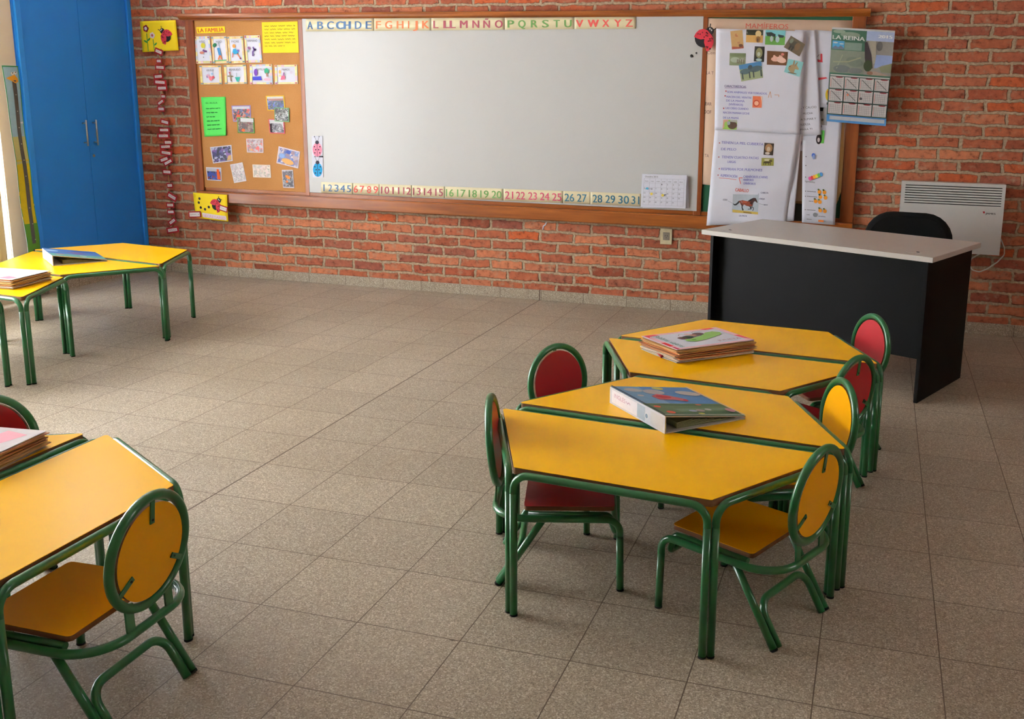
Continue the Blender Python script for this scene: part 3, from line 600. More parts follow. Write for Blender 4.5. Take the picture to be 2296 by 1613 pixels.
# ------------------------------------------------------------------ ladybird pictures and the string of name cards
def ladybird_prims(cx, cy, k, ar, f=1):
    """flying ladybird: k = size in sheet widths, ar = sheet width/height, f=-1 mirrors it"""
    def q(x, y): return (cx+f*x*k, cy+y*k*ar)
    def el(x, y, rx, ry, rot, c, n=20):
        pts = []
        for i in range(n):
            a = 2*math.pi*i/n; X = rx*math.cos(a); Y = ry*math.sin(a)
            pts.append(q(x+X*math.cos(rot)-Y*math.sin(rot), y+X*math.sin(rot)+Y*math.cos(rot)))
        return ('p', pts, c)
    R_, B_ = (216, 56, 72), (34, 34, 36); P = []
    P.append(el(-0.02, 0.12, 0.40, 0.42, 0, B_)); P.append(el(0.36, -0.42, 0.24, 0.24, 0, B_))
    P.append(('p', [q(-0.62, -0.08), q(-0.5, -0.3), q(-0.3, -0.48), q(-0.04, -0.54), q(0.2, -0.46), q(0.34, -0.3), q(0.46, -0.14), q(0.3, 0.0), q(0.04, 0.04), q(-0.2, 0.08), q(-0.42, 0.02)], R_))
    P.append(('p', [q(0.02, 0.0), q(0.2, -0.3), q(0.42, -0.22), q(0.56, 0.0), q(0.58, 0.26), q(0.48, 0.52), q(0.32, 0.72), q(0.14, 0.78), q(0.06, 0.5), q(0.0, 0.25)], R_))
    rnd = random.Random(3)
    for i in range(44):
        a = rnd.uniform(-0.5, 0.5); b = rnd.uniform(-0.5, 0.65)
        inside = (b < -0.02 and abs(a) < 0.42 and b > -0.46+abs(a+0.05)*0.4) or (a > 0.1 and b > -0.2 and a < 0.52)
        if inside: P.append(el(a, b, 0.042, 0.042, 0, (96, 14, 26), 8))
    P += [('l', [q(0.36, -0.6), q(0.4, -0.84)], 0.06*k, B_), ('l', [q(0.55, -0.46), q(0.74, -0.56)], 0.06*k, B_), el(0.36, -0.54, 0.045, 0.06, 0, (226, 226, 226), 10), el(0.46, -0.46, 0.045, 0.06, 0, (226, 226, 226), 10)]
    return P
YBR = YW-0.012
G3 = 'ladybird pictures'
px = [(314, 48), (394, 45), (401, 113), (320, 117)]; ar = 0.31/0.22
pr = [('l', [(0.17, 0.4), (0.17, 0.98)], 0.02, (60, 150, 70)), ('l', [(0.34, 0.6), (0.35, 0.98)], 0.02, (60, 150, 70)), ('e', 0.12, 0.66, 0.06, 0.03, 0.5, (70, 150, 60)), ('e', 0.22, 0.60, 0.05, 0.03, -0.6, (70, 150, 60)), ('e', 0.40, 0.76, 0.05, 0.03, -0.6, (70, 150, 60))]
for i in range(5):
    a = i*1.257; pr += [('e', 0.16+0.045*math.cos(a), 0.24+0.045*math.sin(a)*ar, 0.04, None, 0, (134, 24, 40)), ('e', 0.33+0.04*math.cos(a), 0.47+0.04*math.sin(a)*ar, 0.035, None, 0, (224, 206, 206))]
pr += [('e', 0.16, 0.24, 0.04, None, 0, (228, 224, 222)), ('e', 0.33, 0.47, 0.03, None, 0, (190, 80, 90))] + ladybird_prims(0.72, 0.50, 0.27, ar, -1)[:2] + ladybird_prims(0.72, 0.50, 0.27, ar, -1)[2:]
paper('ladybird_picture', 'yellow picture of a ladybird and two flowers above the string of name cards', 'picture', px, M['ypaper'], YBR-0.004, pr, bulge=lambda a, b: 0.006*math.sin(a*3.1), part='ladybird')
px = [(433, 432), (509, 437), (512, 497), (439, 488)]
pr = [('e', a, b, 0.035, None, 0, (44, 24, 40)) for a, b in ((0.18, 0.22), (0.15, 0.38), (0.20, 0.57), (0.33, 0.62), (0.45, 0.52))] + ladybird_prims(0.66, 0.40, 0.27, 1.45, 1)
pr += [('p', [(0.24, 0.76), (0.96, 0.80), (0.97, 0.96), (0.26, 0.93)], (224, 206, 208)), ('t', 'SECRETARIO', 0.28, 0.91, 0.94, 0.10, (214, 150, 176), 0.025)]
paper('secretary_picture', 'yellow ladybird picture reading SECRETARIO hanging below the corkboard corner', 'picture', px, M['ypaper'], YW-0.090, pr, bulge=lambda a, b: 0.008*b*math.sin(a*3.1), part='ladybird')
# big ladybird cut-out over the whiteboard corner
lb = thing('ladybird_cutout', 'large red and black paper ladybird over the right edge of the whiteboard', 'cutout', wy(1583, 84, YW-0.06))
s = Sheet([wy(1546, 44, YW-0.060), wy(1612, 44, YW-0.060), wy(1612, 118, YW-0.060), wy(1546, 118, YW-0.060)], NW)
s.art(ladybird_prims(0.50, 0.56, 0.56, s.w/s.h, 1), 'ladybird', lb, 0.001)
s = Sheet([wy(1548, 46, YW-0.0595), wy(1610, 46, YW-0.0595), wy(1610, 116, YW-0.0595), wy(1548, 116, YW-0.0595)], NW)
bm = BM(); c_ = s.P(0.5, 0.56)
prism(bm, [(0.055*math.cos(i*0.314), 0.055*math.sin(i*0.314)) for i in range(20)], -0.0005, 0.0055, mat=Matrix.Translation(wy(1578, 86, YW-0.054)) @ Matrix.Rotation(math.pi/2, 4, 'X')); put('foam_backing', bm, ink(34, 34, 36), lb, True)
for (u, v, rr) in ((1550.5, 125.5, 2.7), (1561.5, 119, 1.8)):
    c_ = wy(u, v, YP); bm = BM(); prism(bm, [(rr/318*math.cos(i*0.52), rr/318*1.1*math.sin(i*0.52)) for i in range(12)], 0, 0.002, mat=Matrix.Translation(c_) @ Matrix.Rotation(math.pi/2, 4, 'X'))
    tag(put('magnet_dot', bm, M['rubber'], None, True), 'larger black dot below the ladybird cutout' if rr > 2 else 'smaller black dot below the ladybird cutout', 'dot')

# string with name cards (photo columns/rows of the cards, widths, tilt)
ST = [(897, 292, 46, 34, -20), (898, 345, 30, 28, 0), (905, 381, 56, 30, -3), (895, 432, 54, 30, 4), (905, 465, 70, 30, -3), (916, 498, 60, 32, 2), (923, 545, 26, 26, 0), (908, 578, 42, 24, 32), (911, 616, 40, 30, 0),
      (932, 690, 50, 30, -12), (928, 735, 62, 28, 1), (924, 768, 70, 30, 2), (950, 805, 48, 30, 2), (936, 829, 66, 26, 4), (939, 864, 66, 30, -6), (928, 901, 54, 30, 18), (950, 917, 56, 28, 26), (944, 972, 52, 30, -1),
      (960, 1048, 34, 30, 5), (972, 1112, 56, 36, -26), (962, 1159, 44, 30, 2), (966, 1198, 42, 28, 3), (974, 1252, 46, 30, 34), (976, 1300, 70, 34, 10)]
word = ['topmost', 'second', 'third', 'fourth', 'fifth', 'sixth', 'seventh', 'eighth', 'ninth', 'tenth', 'eleventh', 'twelfth', 'thirteenth', 'fourteenth', 'fifteenth', 'sixteenth', 'seventeenth', 'eighteenth', 'nineteenth', 'fifth from the bottom', 'fourth from the bottom', 'third from the bottom', 'second from the bottom', 'lowest']
sroot = thing('string', 'thin yellowish string hanging down the brick wall with red name cards', 'string', wy(370, 300, YBR-0.012))
bm = BM(); path = [wy(a/2.52, b/2.52, YBR-0.006) for a, b in [(900, 90), (903, 200), (903, 300), (908, 420), (918, 540), (915, 640), (928, 760), (942, 860), (948, 950), (958, 1060), (960, 1160), (968, 1260), (975, 1320), (990, 1350), (975, 1385), (950, 1392)]]
tube(bm, fillet(path, 0.02, 3), 0.0022, 6); put('cord', bm, M['string'], sroot, True)
for i, (a, b, w, h, rot) in enumerate(ST):
    u, v = a/2.52, b/2.52; hw, hh = w/2.52/2, h/2.52/2; yy = YBR-0.012-0.0025*(i % 3)
    C_ = wy(u, v, yy); rr = math.radians(rot); X_ = (wy(u+1, v, yy)-C_).length; Z_ = (wy(u, v+1, yy)-C_).length
    P4 = [C_ + Vector((math.cos(rr)*x*hw*X_ - math.sin(rr)*y*hh*Z_, 0, math.sin(rr)*x*hw*X_ + math.cos(rr)*y*hh*Z_)) for x, y in ((-1, 1), (1, 1), (1, -1), (-1, -1))]
    shape = 'wide' if w > 55 else ('small' if w < 36 else 'medium'); tl_ = 'level' if abs(rot) < 9 else 'tilted'
    lab = '%s %s red name card, %s on the string%s' % (shape, tl_, word[i], ' counting from the top' if 1 <= i <= 18 else '')
    s = Sheet(P4, NW, None, 0.001); root = thing('name_card', lab, 'name card', C_, 0, 'red name cards clipped to the string')
    bm = BM(); s.body(bm); put('card', bm, M['redcard'], root, True)
    s.art([('p', [(0.13, 0.26), (0.87, 0.26), (0.87, 0.74), (0.13, 0.74)], (222, 206, 204))]+scribble(0.2, 0.82, 0.5, 0.16, (120, 100, 110), 0.02, 1), 'name_label', root)
    bm = BM(); box(bm, P4[0].lerp(P4[1], 0.5)+Vector((0.01, 0.002, -0.004)), (0.022, 0.006, 0.006)); put('peg', bm, M['peg'], root, True)
for i, (u, v, w, h, rot) in enumerate([(437, 481, 28, 12, 4), (501, 468, 18, 11, -14)]):
    yy = YW-0.105; C_ = wy(u, v, yy); rr = math.radians(rot); X_ = (wy(u+1, v, yy)-C_).length
    P4 = [C_ + Vector((math.cos(rr)*x*w/2*X_ - math.sin(rr)*y*h/2*X_, 0, math.sin(rr)*x*w/2*X_ + math.cos(rr)*y*h/2*X_)) for x, y in ((-1, 1), (1, 1), (1, -1), (-1, -1))]
    s = Sheet(P4, NW, None, 0.001); root = thing('name_card', ('red name card clipped to the left of the SECRETARIO picture', 'tilted red name card clipped to the right of the SECRETARIO picture')[i], 'name card', C_, 0, 'red name cards on the SECRETARIO picture')
    bm = BM(); s.body(bm); put('card', bm, M['redcard'], root, True)
    s.art([('p', [(0.08, 0.18), (0.9, 0.18), (0.9, 0.82), (0.08, 0.82)], (226, 214, 212))]+scribble(0.16, 0.82, 0.5, 0.16, (120, 100, 110), 0.02, 1), 'name_label', root)

# ------------------------------------------------------------------ posters hanging over the chalkboard
K1, K2 = (62, 50, 56), (148, 146, 206)
wav = lambda k, ph=0.0, f=6.0: (lambda a, b: k*math.sin(a*f+b*3+ph)*(0.35+0.65*b))
pr = [('t', 'MAMÍFEROS', 0.290, 0.054, 0.572, 0.030, (214, 96, 80)), ('t', 'Con', 0.035, 0.21, 0.09, 0.02, (140, 110, 100)), ('t', 'LA T', 0.035, 0.33, 0.085, 0.02, (120, 96, 96)), ('t', 'VEAR', 0.02, 0.515, 0.08, 0.02, (110, 86, 86)), ('t', 'DOF', 0.03, 0.565, 0.08, 0.022, (96, 70, 72)), ('t', 'TA', 0.045, 0.83, 0.075, 0.02, (110, 86, 86))]
root, s = paper('manila_poster', 'large manila paper sheet headed MAMÍFEROS behind the white posters', 'poster', [(1577, 41), (1918, 46), (1880, 450), (1564, 412)], M['kraft'], YW-0.030, pr, bulge=wav(0.002), part='lettering')
paper('yellowed_sheet', 'narrow yellowed paper edge showing at the left of the manila sheet', 'paper', [(1572, 130), (1582, 130), (1573, 408), (1555, 405)], M['old'], YW-0.0265, bulge=None)
paper('rolled_sheet', 'curled yellowed sheet edge at the right of the posters over the chalkboard', 'paper', [(1888, 150), (1905, 150), (1896, 405), (1874, 462)], M['old'], YW-0.0340, bulge=lambda a, b: 0.006*math.sin(a*6))
paper('manila_strip', 'manila sheet hanging lowest behind the white posters', 'poster', [(1788, 340), (1812, 340), (1802, 458), (1778, 458)], M['kraft'], YW-0.040, [('r', 0, 0.94, 1, 1, (170, 130, 80))])
# black bag standing on ledge between the sheets
bm = BM(); a_ = wy(1774, 456, YW-0.045); b_ = wy(1799, 500, YW-0.045)
box(bm, ((a_.x+b_.x)/2, YW-0.052, (0.641+a_.z)/2), (b_.x-a_.x, 0.022, a_.z-0.641), bev=0.004); tag(put('black_folder', bm, M['blackp'], None, True), 'black folder standing on the ledge between the two long white posters', 'folder')
# orange-drawings sheet
OG = (236, 152, 40); pr = [('t', 'Ingredientes', 0.08, 0.63, 0.36, 0.018, (90, 90, 96), 0.004)]
for (u, v) in ((0.50, 0.71), (0.64, 0.71), (0.53, 0.755), (0.68, 0.758), (0.40, 0.797), (0.52, 0.80), (0.54, 0.877), (0.68, 0.88)):
    pr += [('e', u, v, 0.055, None, 0, OG), ('e', u-0.03, v-0.02, 0.03, 0.008, 0.4, (90, 110, 50))]
for (a, b, v) in ((0.14, 0.40, 0.712), (0.14, 0.44, 0.758), (0.2, 0.34, 0.80), (0.14, 0.42, 0.88), (0.14, 0.24, 0.925), (0.50, 0.70, 0.93), (0.14, 0.30, 0.965)): pr += scribble(a, b, v, 0.008, (140, 140, 152), 0.008, 2)
pr += [('e', 0.30, 0.385, 0.05, 0.02, 0, (70, 110, 200)), ('e', 0.31, 0.40, 0.04, 0.02, 0, (160, 180, 224)), ('e', 0.40, 0.92, 0.07, 0.02, 0, (140, 140, 146)), ('r', 0.50, 0.962, 0.66, 0.98, (232, 130, 60))]
for i, c in enumerate([(226, 90, 160), (232, 80, 80), (240, 160, 60), (222, 220, 70), (110, 190, 90), (90, 160, 220)]): pr.append(('e', 0.22+i*0.062, 0.595-i*0.009, 0.045, 0.018, -0.4, c))
for v in (0.40, 0.48, 0.585, 0.712, 0.758, 0.88): pr.append(('e', 0.10, v, 0.014, None, 0, (90, 90, 96)))
paper('orange_poster', 'white recipe poster with little orange drawings, right of the mammals poster', 'poster', None, M['paper'], 0, pr, bulge=wav(0.002, 1), pts=[wy(1800, 250, YW-0.046), wy(1889, 256, YW-0.046), wy(1872, 505, YW-0.090), wy(1798, 499, YW-0.090)])
# narrow sheets between
paper('plane_poster', 'white poster edge with a red plane and a hot-air balloon beside the big calendar', 'poster', [(1826, 67), (1868, 70), (1862, 242), (1822, 240)], M['paper'], YW-0.054,
      [('p', [(0.05, 0.37), (0.46, 0.385), (0.5, 0.41), (0.05, 0.41)], (196, 60, 80)), ('p', [(0.36, 0.30), (0.46, 0.30), (0.48, 0.40), (0.38, 0.40)], (206, 60, 70)), ('l', [(0.1, 0.37), (0.3, 0.31)], 0.03, (120, 120, 130)),
       ('p', [(0.05, 0.62), (0.7, 0.60), (0.78, 0.615), (0.05, 0.66)], (220, 74, 84)), ('p', [(0.05, 0.66), (0.26, 0.65), (0.16, 0.74), (0.05, 0.74)], (84, 104, 190)),
       ('e', 0.86, 0.83, 0.16, 0.08, 0, (224, 196, 50)), ('p', [(0.80, 0.78), (0.98, 0.76), (0.98, 0.92), (0.86, 0.90)], (206, 80, 50)), ('r', 0.78, 0.93, 0.90, 0.96, (80, 60, 50))], bulge=wav(0.002, 2))
paper('grey_picture_sheet', 'greyish printed sheet peeking out below the plane poster', 'paper', [(1836, 238), (1858, 239), (1852, 300), (1830, 298)], ink(176, 174, 176), YW-0.050, [('p', [(0.05, 0.02), (0.5, 0.02), (0.45, 0.18), (0.1, 0.18)], (36, 40, 44)), ('e', 0.5, 0.5, 0.12, 0.05, 0, (80, 80, 84)), ('e', 0.4, 0.75, 0.1, 0.05, 0, (90, 90, 94))])
paper('green_picture_sheet', 'white sheet with a green picture corner, right of the mammals poster', 'paper', [(1792, 286), (1849, 290), (1846, 341), (1788, 338)], M['paper'], YW-0.058, [('r', 0.80, 0.05, 1.0, 0.62, (84, 172, 70)), ('e', 0.80, 0.45, 0.11, 0.22, 0, (50, 40, 44)), ('e', 0.79, 0.48, 0.05, 0.10, 0, (210, 200, 200)), ('e', 0.06, 0.75, 0.07, 0.2, 0.3, (80, 70, 110))])
pr = [('t', 'A Y CALCIO', 0.08, 0.14+0.60, 0.84, 0.022, (80, 80, 96)), ('t', 'MUCHA', 0.22, 0.795, 0.66, 0.02, (80, 80, 96)), ('t', 'A SUMAR Y', 0.10, 0.85, 0.80, 0.02, (80, 80, 96)), ('t', 'FUERZA', 0.06, 0.90, 0.52, 0.02, (80, 80, 96)), ('t', 'PARA TI', 0.06, 0.945, 0.60, 0.018, (80, 80, 96)), ('e', 0.18, 0.555, 0.02, None, 0, (90, 90, 110))]
paper('lavender_poster', 'tall bluish-white poster strip reading CALCIO behind the mammals poster', 'poster', [(1782, 67), (1829, 68), (1842, 302), (1792, 306)], M['paper'], YW-0.064, pr, bulge=wav(0.003, 0.5), part='lettering')
paper('back_poster', 'bluish-white poster edge hanging behind the lower mammals poster', 'poster', None, M['paper'], 0, bulge=wav(0.002, 1.5), pts=[wy(1776, 300, YW-0.062), wy(1798, 300, YW-0.062), wy(1780, 496, YW-0.092), wy(1750, 496, YW-0.092)])

# the mammals poster: upper and lower sheet, with glued pictures
mp = thing('mammals_poster', 'long white handwritten poster with glued animal pictures and a brown horse', 'poster', wy(1700, 290, YW-0.075))
U4 = [(1606, 64), (1808, 70), (1793, 302), (1602, 292)]; L4 = [(1603, 286), (1793, 300), (1762, 500), (1584, 506)]
fU = lambda a, b: (0.004*math.sin(a*5+b*4)*(0.3+b) + 0.002*math.sin(a*14+b*9))*(1-b*0.85); fL = lambda a, b: 0.0045*math.sin(a*6-b*3)*min(1, b*1.4)+0.003*math.sin(a*11+b*8)*min(1, b*2)
SU = Sheet(on_wall(U4, YW-0.078), NW, fU); SL = Sheet([wy(*L4[0], YW-0.0755), wy(*L4[1], YW-0.0755), wy(*L4[2], YW-0.098), wy(*L4[3], YW-0.098)], NW, fL)
bm = BM(); SU.body(bm, 0, 18, 22); put('upper_sheet', bm, M['paper'], mp, True)
bm = BM(); SL.body(bm, 0, 18, 20); put('lower_sheet', bm, M['paper'], mp, True)
def inv(Q, u, v):
    """bilinear photo position -> sheet coordinates"""
    a = b = 0.5
    for _ in range(12):
        def f(a, b):
            x = (1-b)*((1-a)*Q[0][0]+a*Q[1][0])+b*((1-a)*Q[3][0]+a*Q[2][0]); y = (1-b)*((1-a)*Q[0][1]+a*Q[1][1])+b*((1-a)*Q[3][1]+a*Q[2][1]); return x, y
        x, y = f(a, b); xa, ya = f(a+1e-4, b); xb, yb = f(a, b+1e-4)
        J = ((xa-x)/1e-4, (xb-x)/1e-4, (ya-y)/1e-4, (yb-y)/1e-4); D = J[0]*J[3]-J[1]*J[2]
        a += ((u-x)*J[3]-(v-y)*J[1])/D; b += (J[0]*(v-y)-J[2]*(u-x))/D
    return a, b
def glued(S, Q, quad, bgc, prims, lab):
    P = [inv(Q, u, v) for u, v in quad]
    def m(a, b): return ((1-b)*((1-a)*P[0][0]+a*P[1][0])+b*((1-a)*P[3][0]+a*P[2][0]), (1-b)*((1-a)*P[0][1]+a*P[1][1])+b*((1-a)*P[3][1]+a*P[2][1]))
    out = [('p', [m(0, 0), m(1, 0), m(1, 1), m(0, 1)], bgc)]
    for q in prims:
        if q[0] == 'p': out.append(('p', [m(a, b) for a, b in q[1]], q[2]))
        elif q[0] == 'r': out.append(('p', [m(q[1], q[2]), m(q[3], q[2]), m(q[3], q[4]), m(q[1], q[4])], q[5]))
        elif q[0] == 'e':
            _, cx, cy, rx, ry, rot, c = q; out.append(('p', [m(cx+rx*math.cos(i*0.4488)*math.cos(rot)-ry*math.sin(i*0.4488)*math.sin(rot), cy+rx*math.cos(i*0.4488)*math.sin(rot)+ry*math.sin(i*0.4488)*math.cos(rot)) for i in range(14)], c))
        elif q[0] == 'l': out.append(('l', [m(a, b) for a, b in q[1]], q[2], q[3]))
    o = S.art(out, 'glued_picture', mp, 0.0012); o['label'] = lab
k6 = 1613/250
def q6(*pts): return [(1590+x/k6, 50+y/k6) for x, y in pts]
legs = lambda xs, y0, y1, w, c: [('l', [(x, y0), (x-0.01, y1)], w, c) for x in xs]
glued(SU, U4, q6((312, 130), (488, 110), (508, 372), (336, 388)), (196, 158, 104), [('r', 0, 0.86, 1, 1, (160, 80, 60)), ('e', 0.58, 0.55, 0.22, 0.30, 0.2, (132, 84, 52)), ('e', 0.5, 0.25, 0.14, 0.10, 0, (170, 110, 70)), ('e', 0.62, 0.6, 0.12, 0.2, 0.2, (178, 130, 90)), ('e', 0.75, 0.84, 0.2, 0.09, 0, (100, 60, 40))], 'brown animal picture')
glued(SU, U4, q6((548, 106), (792, 114), (784, 294), (540, 286)), (206, 160, 90), [('r', 0, 0, 1, 0.42, (60, 62, 44)), ('e', 0.1, 0.2, 0.07, 0.12, 0, (190, 190, 170)), ('e', 0.72, 0.30, 0.18, 0.25, 0, (222, 196, 140)), ('e', 0.72, 0.75, 0.14, 0.26, 0, (150, 110, 60)), ('e', 0.7, 0.8, 0.05, 0.15, 0, (90, 60, 40))], 'straw-coloured animal picture')
glued(SU, U4, q6((826, 108), (1112, 118), (1098, 328), (816, 320)), (110, 170, 80), [('r', 0, 0, 1, 0.42, (130, 200, 206)), ('p', [(0.02, 0.18), (0.3, 0.15), (0.52, 0.3), (0.5, 0.45), (0.1, 0.42)], (50, 60, 60)), ('p', [(0.64, 0.28), (0.95, 0.36), (0.9, 0.5), (0.66, 0.5)], (50, 60, 66)), ('e', 0.32, 0.6, 0.08, 0.2, 0, (200, 214, 220)), ('e', 0.62, 0.62, 0.10, 0.22, 0, (196, 216, 220)), ('l', [(0.48, 0.4), (0.48, 0.7)], 0.012, (50, 60, 60))], 'cows on green grass')
glued(SU, U4, q6((1188, 192), (1392, 316), (1308, 490), (1086, 356)), (112, 98, 78), [('e', 0.42, 0.45, 0.3, 0.28, 0.2, (78, 74, 62)), ('e', 0.2, 0.3, 0.1, 0.2, 0, (130, 140, 120)), ('e', 0.65, 0.45, 0.16, 0.3, 0, (134, 108, 80)), ('l', [(0.3, 0.6), (0.3, 0.95)], 0.02, (50, 50, 46)), ('l', [(0.45, 0.6), (0.45, 0.95)], 0.02, (50, 50, 46))], 'grey-brown elephant picture')
glued(SU, U4, q6((304, 440), (540, 444), (532, 622), (298, 616)), (134, 144, 112), [('r', 0, 0, 1, 0.28, (110, 120, 84)), ('e', 0.35, 0.55, 0.3, 0.22, 0, (176, 186, 166)), ('e', 0.8, 0.55, 0.16, 0.16, 0, (164, 166, 146))]+legs((0.5, 0.6, 0.75, 0.9), 0.5, 0.85, 0.01, (110, 96, 80)), 'grey-green farm animal picture')
glued(SU, U4, q6((670, 344), (812, 350), (800, 568), (654, 560)), (48, 46, 38), [('e', 0.48, 0.42, 0.34, 0.34, 0, (150, 148, 104)), ('e', 0.45, 0.5, 0.16, 0.14, 0, (196, 200, 180)), ('e', 0.5, 0.88, 0.3, 0.1, 0, (180, 200, 196))], 'dark lion portrait')
glued(SU, U4, q6((436, 614), (762, 556), (788, 794), (474, 850)), (160, 170, 130), [('p', [(0, 0), (1, 0), (1, 0.28), (0, 0.28)], (84, 136, 184)), ('e', 0.25, 0.45, 0.25, 0.17, 0, (90, 108, 112)), ('e', 0.72, 0.4, 0.28, 0.18, -0.1, (84, 98, 100)), ('e', 0.48, 0.25, 0.10, 0.14, 0.3, (70, 80, 84))]+legs((0.1, 0.42, 0.6, 0.94), 0.5, 0.9, 0.014, (66, 76, 78)), 'two dark animals under a blue sky')
glued(SU, U4, q6((848, 408), (1146, 424), (1130, 620), (842, 606)), (110, 72, 42), [('e', 0.45, 0.5, 0.34, 0.24, -0.3, (232, 180, 160)), ('e', 0.70, 0.62, 0.26, 0.2, 0.5, (236, 196, 182)), ('e', 0.75, 0.2, 0.08, 0.1, 0, (214, 130, 120))], 'pink pigs on brown straw')
glued(SU, U4, q6((1152, 522), (1368, 572), (1310, 784), (1090, 712)), (150, 212, 214), [('e', 0.52, 0.58, 0.36, 0.30, -0.2, (174, 152, 112)), ('e', 0.42, 0.2, 0.05, 0.2, -0.1, (150, 128, 100)), ('e', 0.58, 0.26, 0.05, 0.2, 0.3, (150, 128, 100)), ('e', 0.24, 0.5, 0.04, 0.04, 0, (60, 50, 46)), ('e', 0.5, 0.9, 0.3, 0.04, -0.1, (120, 96, 70))], 'brown rabbit on pale blue')
glued(SU, U4, q6((640, 1060), (780, 1066), (768, 1232), (634, 1228)), (226, 120, 84), [('e', 0.4, 0.62, 0.34, 0.30, 0, (196, 74, 50)), ('e', 0.42, 0.62, 0.24, 0.2, 0, (240, 180, 150)), ('p', [(0.8, 0), (1, 0), (1, 0.8), (0.95, 0.5)], (240, 200, 180))], 'orange-red picture')
glued(SU, U4, q6((210, 1404), (412, 1412), (402, 1556), (196, 1548)), (150, 190, 90), [('p', [(0, 0), (0.4, 0), (0.05, 0.9), (0, 1)], (206, 160, 140)), ('e', 0.68, 0.55, 0.34, 0.4, 0, (86, 66, 54)), ('e', 0.4, 0.35, 0.12, 0.2, 0, (170, 180, 180)), ('p', [(0.5, 0), (1, 0), (1, 0.25), (0.5, 0.2)], (190, 190, 180))], 'picture of a calf on green grass')
def T(S, Q, body, u0, v0, u1, h, c, name='handwriting'):
    a0, b0 = inv(Q, u0, v0); a1, b1 = inv(Q, u1, v0); return ('t', body, a0, b0+h, a1, h*0.85, c)
hw = []
def hwu(body, x0, y0, x1, c=K2, h=0.021):
    u0, v0 = 1590+x0/k6, 50+y0/k6; u1 = 1590+x1/k6; a0, b0 = inv(U4, u0, v0); a1, b1 = inv(U4, u1, v0+(x1-x0)/k6*0.045); hw.append(('t', body, a0, b0, a1, h, c, b1-b0, 0.0012))
hwu('CARACTERÍSTICAS', 228, 930, 540, (110, 104, 150), 0.022); hwu('SON ANIMALES VERTEBRADOS.', 268, 1015, 850); hwu('NACEN DEL VIENTRE', 258, 1085, 622); hwu('DE LA MAMÁ', 252, 1140, 520); hwu('(VIVÍPAROS)', 290, 1195, 495)
hwu('LAS CRÍAS CUANDO', 245, 1250, 575); hwu('NACEN MAMAN LECHE', 205, 1315, 590); hwu('DE LA MAMÁ', 205, 1390, 435)
a0, b0 = inv(U4, 1590+228/k6, 50+944/k6); a1, b1 = inv(U4, 1590+545/k6, 50+944/k6); hw.append(('l', [(a0, b0), (a1, b1)], 0.004, (150, 110, 170)))
for x, y in ((248, 990), (236, 1058), (214, 1240)):
    a0, b0 = inv(U4, 1590+x/k6, 50+y/k6); hw.append(('e', a0, b0, 0.008, None, 0, (190, 70, 80)))
a0, b0 = inv(U4, 1590+890/k6, 50+1040/k6); hw += [('l', [(a0-0.02, b0+0.03), (a0, b0-0.03), (a0+0.015, b0+0.03)], 0.006, (206, 150, 110)), ('l', [(a0+0.05, b0), (a0+0.10, b0), (a0+0.10, b0+0.02)], 0.006, (216, 160, 130))]
for q in hw: SU.art([q], 'written_line', mp, 0.0008)
k7 = 2296/400; hw = []
def hwl(body, x0, y0, x1, c=K2, h=0.026, drop=0.03):
    u0, v0 = 1540+x0/k7, 240+y0/k7; u1 = 1540+x1/k7; a0, b0 = inv(L4, u0, v0); a1, b1 = inv(L4, u1, v0+(x1-x0)/k7*drop); hw.append(('t', body, a0, b0, a1, h, c, b1-b0, 0.0012))
hwl('TIENEN LA PIEL CUBIERTA', 448, 468, 990, K2, 0.028, 0.05); hwl('DE PELO', 444, 552, 640); hwl('TIENEN CUATRO PATAS', 452, 655, 930, K2, 0.028); hwl('LARGAS', 530, 715, 635); hwl('RESPIRAN POR PULMONES', 444, 808, 975, K2, 0.028)
hwl('ALIMENTACIÓN', 434, 890, 655, K2, 0.028, 0.07); hwl('CARNÍVOROS (CARNE)', 735, 905, 1045, K2, 0.026); hwl('HERBÍVOROS', 735, 945, 865, K2, 0.024, 0.03); hwl('OMNÍVOROS', 735, 990, 890, K2, 0.024, 0.05)
hwl('CABALLO', 630, 1080, 800, (214, 96, 80), 0.036, 0.08); hwl('CABEZA', 958, 1108, 1055, (120, 120, 150), 0.018, 0.03); hwl('OREJA', 940, 1185, 1010, (120, 120, 150), 0.016); hwl('BOCA', 1000, 1262, 1045, (120, 120, 150), 0.014); hwl('COLA', 468, 1200, 525, (130, 130, 150), 0.018); hwl('LOMO', 722, 1185, 790, (110, 116, 140), 0.016); hwl('LA PATA', 680, 1408, 780, (120, 120, 160), 0.018)
def ln(pts, w, c):
    hw.append(('l', [inv(L4, 1540+x/k7, 240+y/k7) for x, y in pts], w, c))
ln([(415, 908), (540, 916), (645, 932)], 0.006, (214, 120, 130)); ln([(725, 905), (680, 905), (700, 985)], 0.008, (222, 110, 100)); ln([(895, 1170), (935, 1108)], 0.004, (110, 120, 130)); ln([(905, 1180), (945, 1182)], 0.003, (130, 140, 150)); ln([(918, 1235), (1000, 1255)], 0.003, (130, 140, 150)); ln([(535, 1205), (600, 1240)], 0.003, (130, 140, 150))
for x, y in ((424, 460), (414, 640), (420, 790), (404, 872)): hw.append(('e', *inv(L4, 1540+x/k7, 240+y/k7), 0.008, None, 0, (190, 110, 120)))
for q in hw: SL.art([q], 'written_line', mp, 0.0008)
def q7(*pts): return [(1540+x/k7, 240+y/k7) for x, y in pts]
glued(SL, L4, q7((1006, 458), (1128, 468), (1114, 620), (994, 610)), (70, 56, 44), [('e', 0.5, 0.42, 0.4, 0.36, 0, (170, 130, 90)), ('e', 0.48, 0.5, 0.2, 0.2, 0, (206, 186, 160)), ('e', 0.4, 0.86, 0.26, 0.1, 0, (220, 210, 200))], 'small lion portrait')
